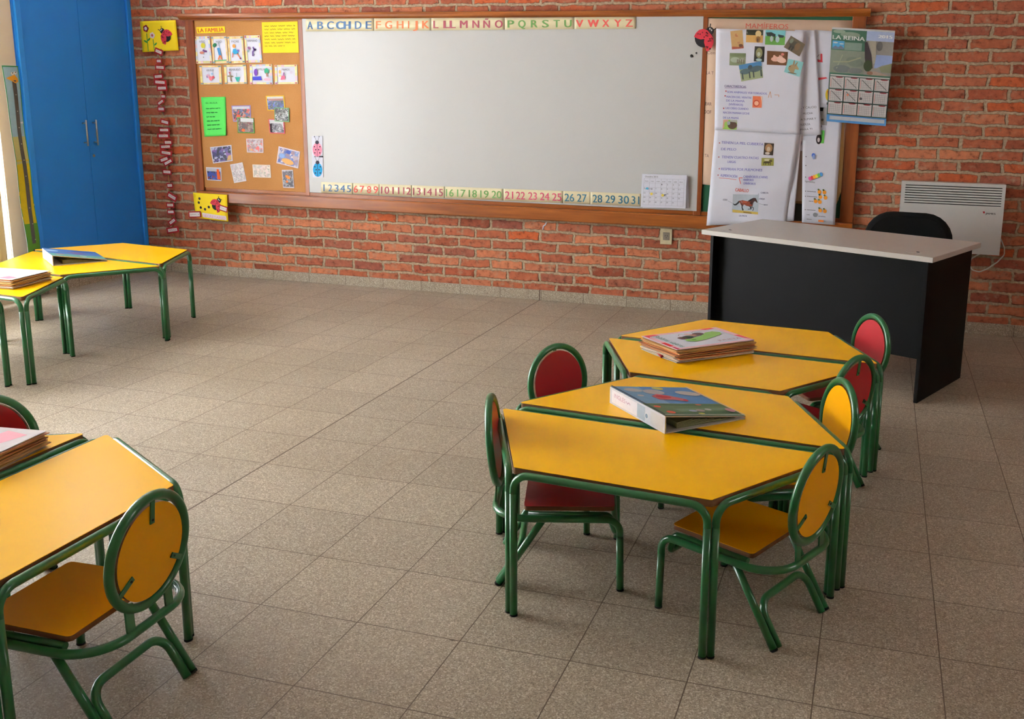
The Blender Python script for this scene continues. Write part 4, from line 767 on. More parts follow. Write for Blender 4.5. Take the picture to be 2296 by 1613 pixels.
glued(SL, L4, q7((970, 652), (1126, 656), (1122, 752), (966, 752)), (156, 154, 76), [('e', 0.5, 0.25, 0.3, 0.14, 0, (210, 206, 170)), ('e', 0.45, 0.55, 0.3, 0.14, 0, (90, 80, 56)), ('e', 0.76, 0.36, 0.12, 0.14, -0.4, (90, 80, 56))]+legs((0.2, 0.35, 0.6, 0.75), 0.55, 0.9, 0.008, (80, 70, 50)), 'small picture of a running animal')
HQ = q7((600, 1100), (930, 1100), (930, 1380), (592, 1360))
def hp(*pts): return [(1600+x/14.35, 395+y/14.35) for x, y in pts]
def ph(pts): return [inv(L4, *p) for p in hp(*pts)]
horse = [('p', ph([(640, 570), (1480, 590), (1450, 1150), (610, 1070)]), (188, 196, 206)), ('p', ph([(620, 1070), (1450, 1150), (1450, 1225), (620, 1160)]), (206, 176, 84)), ('p', ph([(900, 1130), (1240, 1165), (1240, 1200), (900, 1160)]), (130, 104, 50)),
  ('p', ph([(640, 870), (700, 895), (770, 850), (820, 790), (880, 780), (860, 830), (800, 890), (740, 935), (680, 935), (650, 905)]), (34, 34, 38)),
  ('p', ph([(830, 800), (940, 765), (1060, 790), (1150, 800), (1290, 840), (1270, 960), (1180, 970), (1080, 950), (1000, 905), (950, 960), (900, 930), (870, 860)]), (140, 66, 44)),
  ('p', ph([(1120, 800), (1200, 735), (1300, 690), (1370, 690), (1400, 740), (1436, 830), (1418, 850), (1370, 800), (1330, 800), (1290, 860), (1250, 920), (1180, 850)]), (74, 44, 38)),
  ('p', ph([(1120, 790), (1200, 735), (1300, 688), (1250, 760), (1170, 800)]), (34, 30, 34)), ('p', ph([(950, 800), (1100, 810), (1080, 850), (960, 840)]), (186, 92, 66)),
  ('p', ph([(880, 840), (960, 920), (950, 1000), (990, 1090), (940, 1100), (915, 1000), (920, 930)]), (44, 42, 48)), ('p', ph([(1150, 950), (1240, 980), (1240, 1060), (1120, 1065), (1120, 1045), (1200, 1040), (1195, 1000)]), (44, 42, 48)), ('p', ph([(1240, 965), (1310, 1000), (1310, 1080), (1270, 1110), (1265, 1095), (1290, 1060), (1285, 1010), (1235, 985)]), (60, 56, 60))]
o = SL.art(horse, 'glued_picture', mp, 0.0012); o['label'] = 'brown horse cut-out on pale blue'

# large wall calendar over the frame's right post
pr = [('p', [(0, 0), (1, 0), (1, 0.018), (0, 0.018)], (206, 206, 206)), ('r', 0, 0.02, 0.56, 0.24, (72, 112, 90)), ('r', 0.56, 0.02, 1, 0.12, (176, 190, 222)), ('r', 0.56, 0.12, 1, 0.48, (150, 146, 138)), ('r', 0, 0.235, 0.56, 0.48, (134, 142, 126)),
      ('e', 0.3, 0.07, 0.16, 0.03, 0, (140, 156, 136)), ('e', 0.12, 0.04, 0.1, 0.02, 0, (150, 166, 146)), ('r', 0.22, 0.15, 0.5, 0.23, (130, 150, 136)),
      ('r', 0.02, 0.138, 0.215, 0.225, (90, 170, 214)), ('e', 0.07, 0.158, 0.04, 0.008, 0, (210, 220, 220)), ('e', 0.17, 0.168, 0.035, 0.007, 0, (210, 220, 220)), ('p', [(0.02, 0.215), (0.07, 0.19), (0.12, 0.205), (0.16, 0.185), (0.215, 0.215), (0.215, 0.225), (0.02, 0.225)], (110, 120, 140)),
      ('t', 'LA REINA', 0.02, 0.122, 0.535, 0.045, (224, 228, 224), 0.004, 0.004), ('t', '2015', 0.75, 0.085, 0.965, 0.034, (240, 244, 252), 0.0, 0.008),
      ('p', [(0.54, 0.14), (0.58, 0.13), (0.66, 0.26), (0.70, 0.40), (0.60, 0.44), (0.56, 0.3)], (70, 62, 66)), ('e', 0.62, 0.38, 0.07, 0.06, 0, (66, 78, 52)), ('p', [(0.6, 0.12), (0.72, 0.12), (0.74, 0.34), (0.70, 0.36), (0.66, 0.24)], (176, 168, 150)),
      ('p', [(0.74, 0.26), (1.0, 0.26), (1.0, 0.34), (0.84, 0.37), (0.76, 0.40), (0.72, 0.40)], (150, 166, 208)), ('p', [(0.80, 0.39), (1.0, 0.34), (1.0, 0.44), (0.84, 0.44)], (134, 138, 110)), ('e', 0.78, 0.17, 0.05, 0.05, 0, (110, 108, 106)), ('p', [(0.62, 0.48), (0.72, 0.43), (0.98, 0.47), (0.98, 0.48)], (176, 150, 136)), ('e', 0.66, 0.455, 0.05, 0.02, 0, (150, 110, 90)),
      ('e', 0.4, 0.35, 0.14, 0.05, 0.2, (120, 130, 116)), ('l', [(0.05, 0.36), (0.3, 0.35), (0.5, 0.30)], 0.02, (160, 160, 130)), ('l', [(0.1, 0.45), (0.2, 0.28)], 0.015, (156, 160, 136)), ('e', 0.2, 0.43, 0.14, 0.04, 0, (112, 118, 116)), ('e', 0.42, 0.44, 0.12, 0.03, 0, (122, 126, 122)),
      ('r', 0, 0.475, 1, 0.493, (70, 112, 92)), ('r', 0, 0.49, 1, 0.93, (80, 104, 96)), ('r', 0.02, 0.493, 0.99, 0.505, (220, 222, 216)), ('r', 0, 0.922, 1, 1.0, (84, 146, 206)), ('r', 0.05, 0.935, 0.97, 0.975, (196, 200, 206))]
for j in range(3):
    for i in range(4):
        a, b = 0.02+i*0.245, 0.515+j*0.136; pr.append(('r', a, b, a+0.228, b+0.122, (218, 214, 212))); pr.append(('e', a+0.15, b+0.004, 0.06, 0.007, 0, (150, 60, 66)))
        for k in range(6): pr.append(('r', a+0.03+k*0.03, b+0.018, a+0.034+k*0.03, b+0.112, (150, 152, 156)))
        for k in range(5): pr.append(('r', a+0.012, b+0.03+k*0.02, a+0.215, b+0.032+k*0.02, (150, 152, 156)))
        pr.append(('r', a+0.01, b+0.02, a+0.02, b+0.11, (222, 160, 150)))
        if j*4+i < 6: pr.append(('l', [(a+0.03, b+0.015), (a+0.2, b+0.11)], 0.008, (80, 78, 84)))
pr += [('e', 0.55, 0.73, 0.022, None, 0, (100, 96, 100)), ('e', 0.33, 0.70, 0.02, None, 0, (232, 150, 120))]
paper('wall_calendar', 'large LA REINA 2015 wall calendar hanging at the right end of the board frame', 'calendar', [(1866, 61), (2007, 69), (1986, 283), (1853, 272)], M['paper'], YW-0.096, pr, bulge=lambda a, b: 0.006*math.sin(a*2.6+b*2), part='calendar_print')

# ------------------------------------------------------------------ wall outlet, heater, paint mark
ot = thing('wall_outlet', 'cream wall outlet with a grey socket below the board ledge', 'outlet', wy(1494, 530, YW))
bm = BM(); a_, b_ = wy(1481, 512, YW-0.008), wy(1506, 549, YW-0.008); box(bm, ((a_.x+b_.x)/2, YW-0.005, (a_.z+b_.z)/2), (b_.x-a_.x, 0.010, a_.z-b_.z), bev=0.002); put('cover_plate', bm, M['socket'], ot, True)
bm = BM(); a_, b_ = wy(1487, 521, YW-0.011), wy(1501, 539, YW-0.011); box(bm, ((a_.x+b_.x)/2, YW-0.0105, (a_.z+b_.z)/2), (b_.x-a_.x, 0.004, a_.z-b_.z), bev=0.001)
o = put('socket', bm, M['grey'], ot, True)
bm = BM(); cx, cz = (a_.x+b_.x)/2, (a_.z+b_.z)/2
for dx in (-0.007, 0.007): box(bm, (cx+dx, YW-0.0125, cz+0.003), (0.003, 0.002, 0.010), mat=Matrix.Rotation(0.5 if dx < 0 else -0.5, 4, 'Y'))
box(bm, (cx, YW-0.0125, cz-0.009), (0.003, 0.002, 0.008)); put('socket_hole', bm, M['rubber'], o, True)
bm = BM(); cx = wy(1222, 508, YW).x; cz = wy(1222, 508, YW).z
tube(bm, [(cx+0.012, YW-0.003, cz+0.03), (cx+0.004, YW-0.004, cz+0.012), (cx-0.010, YW-0.003, cz+0.002), (cx-0.014, YW-0.003, cz-0.022)], 0.0045, 6); tag(put('plaster_fleck', bm, M['paper'], None, True), 'small white fleck on the bricks below the ledge', 'fleck')

ht = thing('wall_heater', 'white slotted electric panel heater on the brick wall behind the desk', 'heater', (2.59, YW-0.05, 0.5))
HX0, HX1, HZ0, HZ1, HF = 2.303, 2.880, 0.498, 0.912, YW-0.085
bm = BM()
zs = [HZ1-0.022-0.0148*i for i in range(8)]   # slot centres
gx0, gx1 = HX0+0.022, HX1-0.018; sh = 0.0055
for zz0, zz1 in [(HZ0, zs[-1]-sh/2)] + [(zs[i+1]+sh/2, zs[i]-sh/2) for i in range(7)] + [(zs[0]+sh/2, HZ1)]:
    x0_, x1_ = (gx0, gx1) if zz0 > zs[-1]-0.01 and zz1 < zs[0]+0.01 and zz0 != HZ0 else (gx0, gx1)
    box(bm, ((gx0+gx1)/2, HF+0.004, (zz0+zz1)/2), (gx1-gx0, 0.008, zz1-zz0))
for xa, xb in ((HX0, gx0), (gx1, HX1)): box(bm, ((xa+xb)/2, HF+0.004, (HZ0+HZ1)/2), (xb-xa, 0.008, HZ1-HZ0))
HB = HF+0.008; box(bm, (HX0+0.003, (HB+YW-0.012)/2, (HZ0+HZ1)/2), (0.006, YW-0.012-HB, HZ1-HZ0)); box(bm, (HX1-0.003, (HB+YW-0.012)/2, (HZ0+HZ1)/2), (0.006, YW-0.012-HB, HZ1-HZ0))
box(bm, ((HX0+HX1)/2, (HB+YW-0.012)/2, HZ0+0.003), (HX1-HX0-0.012, YW-0.012-HB, 0.006)); box(bm, ((HX0+HX1)/2, (HB+YW-0.012)/2, HZ1-0.003), (HX1-HX0-0.012, YW-0.012-HB, 0.006))
put('casing', bm, M['white'], ht, True)
bm = BM(); box(bm, ((HX0+HX1)/2, HF+0.03, (HZ0+HZ1)/2), (HX1-HX0-0.02, 0.03, HZ1-HZ0-0.02)); put('grille_back', bm, M['slot'], ht, True)
bm = BM(); box(bm, ((HX0+HX1)/2, YW-0.006, HZ1-0.12), (0.3, 0.014, 0.05)); put('wall_bracket', bm, M['grey'], ht, True)
a_ = wy(2203, 474, HF); s = Sheet([a_, a_+Vector((0.072, 0, 0)), a_+Vector((0.072, 0, -0.018)), a_+Vector((0, 0, -0.018))], NW, None, 0.0)
s.art([('p', [(0, 0.1), (0.16, 0), (0.2, 0.5), (0.1, 0.75)], (190, 40, 44)), ('t', 'JAMES', 0.24, 0.92, 1.0, 0.55, (40, 40, 44), 0, 0.008)], 'logo', ht, 0.0004)
bm = BM(); yy = YW-0.02
path = [wy(2244, 536, YW-0.03), wy(2252, 556, yy), wy(2252, 572, yy), wy(2236, 588, yy), wy(2212, 604, yy), wy(2196, 610, yy), wy(2180, 606, yy), wy(2173, 594, yy), wy(2178, 580, yy), wy(2200, 568, yy), wy(2212, 560, YW-0.04)]
tube(bm, fillet(path, 0.03, 5), 0.004, 8); put('power_cord', bm, M['cable'], ht, True)

# ------------------------------------------------------------------ teacher's desk
A0 = Vector((1.288, 2.044, 0)); ang = math.atan2(1.543-2.044, 2.425-1.288); DL, DW, DH = 1.243, 0.63, 0.70
dk = thing('teacher_desk', 'grey-topped teacher\'s desk with charcoal panels', 'desk', A0, ang)
bm = BM(); box(bm, (DL/2, DW/2, DH-0.0125), (DL, DW, 0.025), bev=0.002); put('desktop', bm, M['desktop'], dk)
for x in (0.045, DL-0.040):
    bm = BM(); box(bm, (x, 0.035+0.565/2, (DH-0.025)/2), (0.018, 0.565, DH-0.026), bev=0.001); put('side_panel', bm, M['charcoal'], dk)
bm = BM(); box(bm, (DL/2+0.002, 0.10, 0.435), (DL-0.106, 0.018, 0.477)); put('modesty_panel', bm, M['charcoal'], dk)
for x in (0.10, DL-0.125):
    bm = BM(); prism(bm, [(x+0.035*math.cos(i*0.314), 0.085+0.022*math.sin(i*0.314)) for i in range(20)], DH, DH+0.0015); prism(bm, [(x+0.018+0.008*math.cos(i*0.6), 0.092+0.004*math.sin(i*0.6)) for i in range(10)], DH+0.0015, DH+0.004, 1, 1); o = put('cable_cap', bm, [M['desktop'], M['rubber']], dk)

# black chair behind the desk
oc = thing('office_chair', 'black padded chair behind the teacher\'s desk', 'chair', (2.30, 2.66, 0), math.radians(-6))
def slab(bm, w, h, t_, r, mat, rows=6):
    """rounded cushion in local xz plane"""
    pl = round_poly([(-w/2, -h/2), (w/2, -h/2), (w/2, h/2), (-w/2, h/2)], r, 6)
    rings = []
    for k in range(rows+1):
        a = -math.pi/2+math.pi*k/rows; ins = (1-math.cos(a))*t_*0.6; z = math.sin(a)*t_/2
        sx, sy = (w-2*ins)/w, (h-2*ins)/h; rings.append([bm.verts.new(mat @ Vector((x*sx, z, y*sy))) for x, y in pl])
    n = len(pl)
    for k in range(rows):
        for i in range(n): f = bm.faces.new((rings[k][i], rings[k][(i+1) % n], rings[k+1][(i+1) % n], rings[k+1][i])); f.smooth = True
    bm.faces.new(rings[0]); bm.faces.new(list(reversed(rings[-1])))
bm = BM(); slab(bm, 0.485, 0.32, 0.05, 0.155, Matrix.Translation((0.04, 0.10, 0.602)) @ Matrix.Rotation(-0.12, 4, 'X')); put('backrest', bm, M['black'], oc)
bm = BM(); slab(bm, 0.44, 0.42, 0.05, 0.08, Matrix.Translation((0.04, -0.12, 0.42)) @ Matrix.Rotation(math.pi/2, 4, 'X')); put('seat', bm, M['black'], oc)
for x in (-0.15, 0.23):
    bm = BM(); tube(bm, fillet([(x, 0.11, 0.60), (x, 0.08, 0.38), (x, -0.05, 0.38)], 0.05), 0.011); put('back_support', bm, M['blackp'], oc)
for x, y in ((-0.16, 0.10), (0.24, 0.10), (-0.16, -0.30), (0.24, -0.30)):
    bm = BM(); tube(bm, [(x, y*0.8, 0.40), (x*1.12, y, 0.0)], 0.012); put('leg', bm, M['blackp'], oc)

# ------------------------------------------------------------------ trapezoid tables
TL, TS, THh, TR = 1.030, 0.541, 0.4275, 0.0105
def make_table(label, loc, deg):
    root = thing('school_table', label, 'table', (loc[0], loc[1], 0), math.radians(deg), 'yellow trapezoid tables')
    poly = [(-TL/2, 0), (TL/2, 0), (TS/2, THh), (-TS/2, THh)]
    bm = BM(); rp = round_poly(poly, 0.008, 4); prism(bm, rp, TT-0.020, TT-0.0012, 1, 1); prism(bm, rp, TT-0.0012, TT, 0, 0); put('tabletop', bm, [M['yellow'], M['edge']], root)
    n = 4; offd = 0.0135; zc = TT-0.0135; R = 0.045
    for i in range(n):
        a, b = Vector(poly[i]+(0,)), Vector(poly[(i+1) % n]+(0,)); pa, pb = Vector(poly[i-1]+(0,)), Vector(poly[(i+2) % n]+(0,))
        d = (b-a).normalized(); nrm = Vector((d.y, -d.x, 0))
        def ends(c, c1, c2):
            ang_ = (c1-c).angle(c2-c); return offd/math.tan(ang_/2), (TR+0.0006)/math.sin(ang_/2)
        ea, la = ends(a, pa, b); eb, lb_ = ends(b, a, pb)
        s0 = a + nrm*offd - d*ea + d*la; s1 = b + nrm*offd + d*eb - d*lb_
        path = fillet([(s0.x, s0.y, zc-R-0.01), (s0.x, s0.y, zc), (s1.x, s1.y, zc), (s1.x, s1.y, zc-R-0.01)], R, 8)
        bm = BM(); tube(bm, path, TR, 14, cap=False); put('edge_rail', bm, M['green'], root)
        for s_ in (s0, s1):
            bm = BM(); tube(bm, [(s_.x, s_.y, zc-R-0.01), (s_.x, s_.y, 0.005)], TR, 14); lg = put('leg', bm, M['green'], root)
            bm = BM(); tube(bm, [(s_.x, s_.y, 0.0055), (s_.x, s_.y, 0.0)], TR+0.0004, 14); put('foot_cap', bm, M['rubber'], lg)
    return root
def children(o): return [c for c in bpy.data.objects if c.parent == o]
def copy_tree(o, parent=None):
    c = o.copy(); COL.objects.link(c)
    if parent is not None: c.parent = parent
    for ch in children(o): copy_tree(ch, c)
    return c
TABLES = [
 ('nearest yellow table of the right-hand group, a red and a yellow chair under it', (1.5898, -0.3220), 175.1),
 ('yellow table of the right-hand group with the blue binder on it, second from the front', (1.6166, -0.2560), -5.4),
 ('yellow table of the right-hand group with the stack of drawings, third from the front', (1.6673, 0.6475), 174.4),
 ('farthest yellow table of the right-hand group, nearest the teacher\'s desk', (1.6996, 0.7035), -5.0),
 ('farthest yellow table of the left back group, nearest the blue cupboard', (-2.1687, 1.5308), -7.4),
 ('yellow table of the left back group with the blue binder on it', (-2.1224, 1.4745), 172.4),
 ('yellow table with a pile of drawings at the photo\'s left edge', (-2.1580, 0.5680), -5.5),
 ('nearest yellow table of the left back group, only its corner in the photo', (-2.2400, 0.5060), 174.5),
 ('large yellow table at the lower left with a yellow chair tucked under it', (0.0882, -1.3742), -90.1),
 ('yellow table at the left edge of the photo in front of the red chair', (0.0220, -1.3860), 89.6),
]
proto = None
for lab, loc, deg in TABLES:
    if proto is None: proto = make_table(lab, loc, deg)
    else:
        o = copy_tree(proto); o.location = (loc[0], loc[1], 0); o.rotation_euler = (0, 0, math.radians(deg)); o['label'] = lab

# ------------------------------------------------------------------ children's chairs (local: +x = towards the back, y sideways, origin between the front feet)
def make_chair(label, pose, m):
    root = thing('child_chair', label, 'chair', (pose[0], pose[1], 0), pose[2], 'children\'s chairs with round backs')
    g = M['green']; r = 0.0105; ZR = 0.218; HW = 0.165; RB = 0.362
    # outer frame: front corner bends, side rails, loop behind the seat
    pts = [(0, -HW, ZR-0.05), (0, -HW, ZR), (RB, -HW, ZR), (RB, HW, ZR), (0, HW, ZR), (0, HW, ZR-0.05)]
    bm = BM(); tube(bm, fillet(pts, [0.04, 0.10, 0.10, 0.04], 9), r, 14, cap=False); put('seat_frame', bm, g, root)
    for y in (-HW, HW):
        bm = BM(); tube(bm, [(0, y, ZR-0.05), (-0.004, y, 0.005)], r, 14); lg = put('leg', bm, g, root)
        bm = BM(); tube(bm, [(-0.004, y, 0.0055), (-0.004, y, 0)], r+0.0004, 14); put('foot_cap', bm, M['rubber'], lg)
    # inner rail carrying the seat, dropping to a crossbar at the front
    yi = HW-0.0215
    bm = BM(); tube(bm, fillet([(0.262, -yi, ZR+0.004), (0.03, -yi, ZR+0.004), (0.012, -yi, ZR-0.05), (0.012, yi, ZR-0.05), (0.03, yi, ZR+0.004), (0.262, yi, ZR+0.004)], [0.02, 0.014, 0.014, 0.02], 6), 0.0095, 12); put('seat_rail', bm, g, root)
    # seat board
    sp = round_poly([(0.015, -0.138), (0.275, -0.142), (0.275, 0.142), (0.015, 0.138)], 0.012, 4)
    zt = ZR+0.028; bm = BM(); prism(bm, sp, zt-0.014, zt-0.0012, 1, 1); prism(bm, sp, zt-0.0012, zt, 0, 0); put('seat', bm, [m, M['edge']], root)
    # back legs and the bent stretcher between them
    for y in (-0.139, 0.139):
        bm = BM(); tube(bm, [(0.215, y, ZR-0.006), (0.3488, y, 0.004)], r, 14); lg = put('leg', bm, g, root)
        bm = BM(); tube(bm, [(0.3480, y, 0.0055), (0.3513, y, 0.0)], r+0.0004, 14); put('foot_cap', bm, M['rubber'], lg)
    f = lambda z: 0.3445 + (0.010-z)*0.625
    yo = 0.139-2*r-0.0008
    bm = BM(); tube(bm, fillet([(f(0.0)+0.0, -yo, 0.002), (f(0.105), -yo, 0.105), (f(0.105), yo, 0.105), (f(0.0), yo, 0.002)], 0.045, 9), r, 14); put('stretcher', bm, g, root)
    # round back, tilted a little; ring, panel, three clips, two flat uprights
    C = Vector((0.3712, 0, 0.3923)); tl = 0.103; up = Vector((math.sin(tl), 0, math.cos(tl))); lat = Vector((0, 1, 0)); nb = Vector((math.cos(tl), 0, -math.sin(tl)))
    ra, rb = 0.1205, 0.1291
    bm = BM(); tube(bm, [C + lat*ra*math.cos(k*math.pi/24) + up*rb*math.sin(k*math.pi/24) for k in range(48)], 0.0112, 14, closed=True); put('back_ring', bm, g, root)
    mt = Matrix((lat, up, nb)).transposed().to_4x4(); mt.translation = C
    pe = [((ra-0.016)*math.cos(k*math.pi/24), (rb-0.016)*math.sin(k*math.pi/24)) for k in range(48)]
    bm = BM(); prism(bm, pe, -0.0065, 0.0065, 0, 0, mt)
    for f_ in bm.faces:
        if len(f_.verts) == 4: f_.material_index = 1
    bp = put('backrest', bm, [m, M['edge']], root)
    for a in (90, 212, 328):
        a_ = math.radians(a); d = Vector((math.cos(a_), math.sin(a_), 0)); bm = BM()
        L0, L1 = (0.068 if a != 328 else 0.078), 0.122 if a != 90 else 0.126
        mm = mt @ Matrix.Rotation(a_, 4, 'Z'); box(bm, ((L0+L1)/2, 0, 0.0085), (L1-L0, 0.013, 0.003), mat=Matrix.Identity(4)); bmesh.ops.transform(bm, matrix=mm, verts=bm.verts)
        b2 = BM(); prism(b2, [(L0+0.009+0.003*math.cos(k*0.785), 0.003*math.sin(k*0.785)) for k in range(8)], 0.010, 0.0115, 0, 0, mm)
        o = put('clip', bm, g, bp); put('screw', b2, M['rubber'], o)
    for y in (-0.062, 0.062):
        zb = C.z - rb*math.sqrt(1-(y/ra)**2); xb = C.x + (zb-C.z)*math.tan(tl)
        bm = BM(); vv = [(RB, ZR-0.008), (RB+0.002, ZR+0.0), (xb+0.004, zb+0.006), (xb-0.004, zb+0.006), (RB-0.006, ZR)]
        box(bm, ((RB+xb)/2, y, (ZR+zb)/2), (0.005, 0.024, zb-ZR+0.018), mat=Matrix.Rotation(math.atan2(xb-RB, zb-ZR), 4, 'Y')); put('back_support', bm, g, root)
    return root
CH = [
 ('y', 'yellow child\'s chair under the right front corner of the nearest right-hand table', (1.7292, -0.4265, -0.4296)),
 ('y', 'yellow child\'s chair tucked under the lower left table', (0.2872, -1.3709, 0.018)),
 ('y', 'yellow child\'s chair on the right side of the binder table, its front lit', (1.7600, -0.1203, 0.4473)),
 ('r', 'red child\'s chair seen edge-on at the left of the nearest right-hand table', (1.4800, -0.3600, 3.43)),
 ('r', 'red child\'s chair facing the camera behind the left end of the binder table', (1.4250, -0.0600, 2.542)),
 ('r', 'red child\'s chair seen from behind with clips, beside the table holding the drawings', (1.8143, 0.5565, -0.553)),
 ('r', 'farthest red child\'s chair beside the teacher\'s desk', (1.8750, 0.8260, 0.60)),
 ('r', 'red child\'s chair behind the table at the left edge of the photo', (-0.0902, -1.2800, 1.99)),
]
pro = {}
for c, lab, pose in CH:
    if c not in pro: pro[c] = make_chair(lab, pose, M['orange'] if c == 'y' else M['red'])
    else:
        o = copy_tree(pro[c]); o.location = (pose[0], pose[1], 0); o.rotation_euler = (0, 0, pose[2]); o['label'] = lab

# ------------------------------------------------------------------ piles of drawings and binders on the tables
def pile(label, corner, ax, ay, n, h, cover, seed):
    """bundle of bound drawings: corner point, two edge vectors, height"""
    rnd = random.Random(seed); root = thing('drawing_pile', label, 'papers', (corner[0], corner[1], TT), 0, None)
    o = Vector((corner[0], corner[1], TT)); X, Y = Vector(ax), Vector(ay); ux, uy = X.normalized(), Y.normalized()
    cols = [M['old'], ink(206, 160, 110), ink(222, 206, 186), ink(196, 140, 90), ink(214, 130, 70), ink(206, 206, 206), ink(180, 120, 80)]
    bm = BM(); z = 0.0005
    for i in range(n):
        t_ = h/n*rnd.uniform(0.75, 1.0); e = 0.011 if i > 2 else 0.003; low = i < n*0.25
        j = [rnd.uniform(-e, e) for _ in range(4)]; zz = o.z+z; mi = rnd.choice([5, 5, 2, 0]) if low else rnd.choice([0, 1, 1, 2, 3, 0, 4, 6])
        nx, ny = 8, 8; ph = rnd.uniform(0, 6); amp = h/n*0.9
        def P(a, b, top): return o + X*a + Y*b + ux*(j[0] if a > 0.5 else j[1]) + uy*(j[2] if b > 0.5 else j[3]) + Vector((0, 0, z+(t_ if top else 0)+(amp*math.sin(a*5+b*4+ph) if top or i else 0)))
        ring = [(k/nx, 0) for k in range(nx)]+[(1, k/ny) for k in range(ny)]+[(1-k/nx, 1) for k in range(nx)]+[(0, 1-k/ny) for k in range(ny)]
        lo = [bm.verts.new(P(a, b, 0)) for a, b in ring]; hi = [bm.verts.new(P(a, b, 1)) for a, b in ring]; m_ = len(ring)
        for k in range(m_): f = bm.faces.new((lo[k], lo[(k+1) % m_], hi[(k+1) % m_], hi[k])); f.material_index = mi
        f = bm.faces.new(hi); f.material_index = mi; f = bm.faces.new(list(reversed(lo))); f.material_index = mi
        z += h/n
    put('pages', bm, cols, root, True)
    zt = o.z+h+0.002; up = Vector((0, 0, zt-o.z)); s = Sheet([o+Y+up, o+X+Y+up, o+X+up, o+up], (0, 0, 1), None, 0.0015)
    bm = BM(); s.body(bm); cv = put('cover', bm, M['paper'], root, True)
    s.art(cover, 'cover_drawing', cv, 0.0004)
    return root, s
PNK, RED_ = (246, 196, 206), (240, 84, 90)
cov = [('r', 0, 0, 1, 0.09, PNK), ('r', 0, 0.93, 1, 1, PNK), ('r', 0, 0, 0.07, 1, PNK), ('r', 0.93, 0, 1, 1, PNK),
       ('p', [(0.02, 0.02), (0.16, 0.02), (0.2, 0.07), (0.05, 0.12), (0.02, 0.2)], RED_), ('p', [(0.75, 0.02), (0.9, 0.01), (0.94, 0.08), (0.8, 0.1)], RED_), ('p', [(0.93, 0.6), (0.99, 0.62), (0.99, 0.95), (0.95, 0.8)], RED_), ('p', [(0.0, 0.55), (0.05, 0.55), (0.05, 0.8), (0.0, 0.8)], (226, 40, 56)), ('p', [(0.0, 0.86), (0.03, 0.86), (0.03, 1.0), (0.0, 1.0)], (206, 30, 80)),
       ('p', [(0.32, 0.52), (0.42, 0.50), (0.58, 0.42), (0.72, 0.26), (0.82, 0.24), (0.88, 0.34), (0.84, 0.46), (0.70, 0.56), (0.52, 0.66), (0.38, 0.70), (0.30, 0.62)], (146, 192, 104)),
       ('e', 0.34, 0.42, 0.06, 0.07, 0, (120, 80, 80)), ('e', 0.42, 0.40, 0.07, 0.07, 0, (60, 70, 60)), ('e', 0.60, 0.30, 0.07, 0.08, 0, (90, 66, 66)), ('e', 0.52, 0.34, 0.04, 0.06, 0, (190, 140, 120)), ('e', 0.48, 0.25, 0.04, 0.05, 0, (230, 200, 196)), ('e', 0.40, 0.60, 0.03, 0.03, 0, (90, 150, 60)),
       ('l', [(0.34, 0.3), (0.4, 0.2), (0.46, 0.3)], 0.006, (160, 120, 110)), ('l', [(0.56, 0.2), (0.62, 0.13), (0.70, 0.2)], 0.006, (170, 130, 110)), ('t', 'JULIETA', 0.60, 0.86, 0.90, 0.07, (190, 150, 160), 0, 0.002)]
P0 = wz(1518, 816, TT); P1 = wz(1690, 792.5, TT); P3 = wz(1437.5, 784, TT)
pl_, s = pile('thick bundle of children\'s drawings with a JULIETA cover on the right-hand table', P0, P1-P0, P3-P0, 26, 0.050, cov, 5)
# handwritten line running along the left side of the cover
sub = Sheet([s.P(0.20, 0.0, 0.002), s.P(0.20, 1.0, 0.002), s.P(0.06, 1.0, 0.002), s.P(0.06, 0.0, 0.002)], (0, 0, 1), None, 0)
sub.art([('t', 'Palabras viajeras', 0.12, 0.72, 0.90, 0.50, (70, 120, 96))], 'cover_title', pl_, 0.0004)
bm = BM(); q0 = s.p[3]*0; a_ = wz(1466, 789, TT); b_ = wz(1488, 803, TT)
bm2 = BM(); tube(bm2, [a_+Vector((0.03, 0.03, 0.016)), a_+Vector((0, 0, 0.013)), b_+Vector((-0.004, -0.004, 0.004))], 0.006, 8); put('ribbon', bm2, M['redcard'], pl_, True); bm.free()
C0_ = [('r', 0, 0, 1, 1, (240, 232, 236)), ('p', [(0.6, 0.1), (0.9, 0.2), (0.8, 0.6), (0.55, 0.5)], (244, 170, 184)), ('p', [(0.75, 0.7), (0.96, 0.8), (0.9, 0.95), (0.7, 0.9)], (240, 120, 140))]
Q1 = wz(33, 650, TT)
pile('pile of children\'s drawings at the left edge of the photo, on the left back group', (Q1.x-0.34, Q1.y-0.03), Vector((0.33, 0.03, 0)), Vector((-0.02, 0.25, 0)), 18, 0.045, C0_, 9)
Q2 = wz(4, 1058, TT)
pile('pile of papers at the far left edge, on the table before the red chair', (Q2.x-0.262, Q2.y-0.05), Vector((0.25, 0.03, 0)), Vector((-0.02, 0.20, 0)), 16, 0.042, C0_, 12)

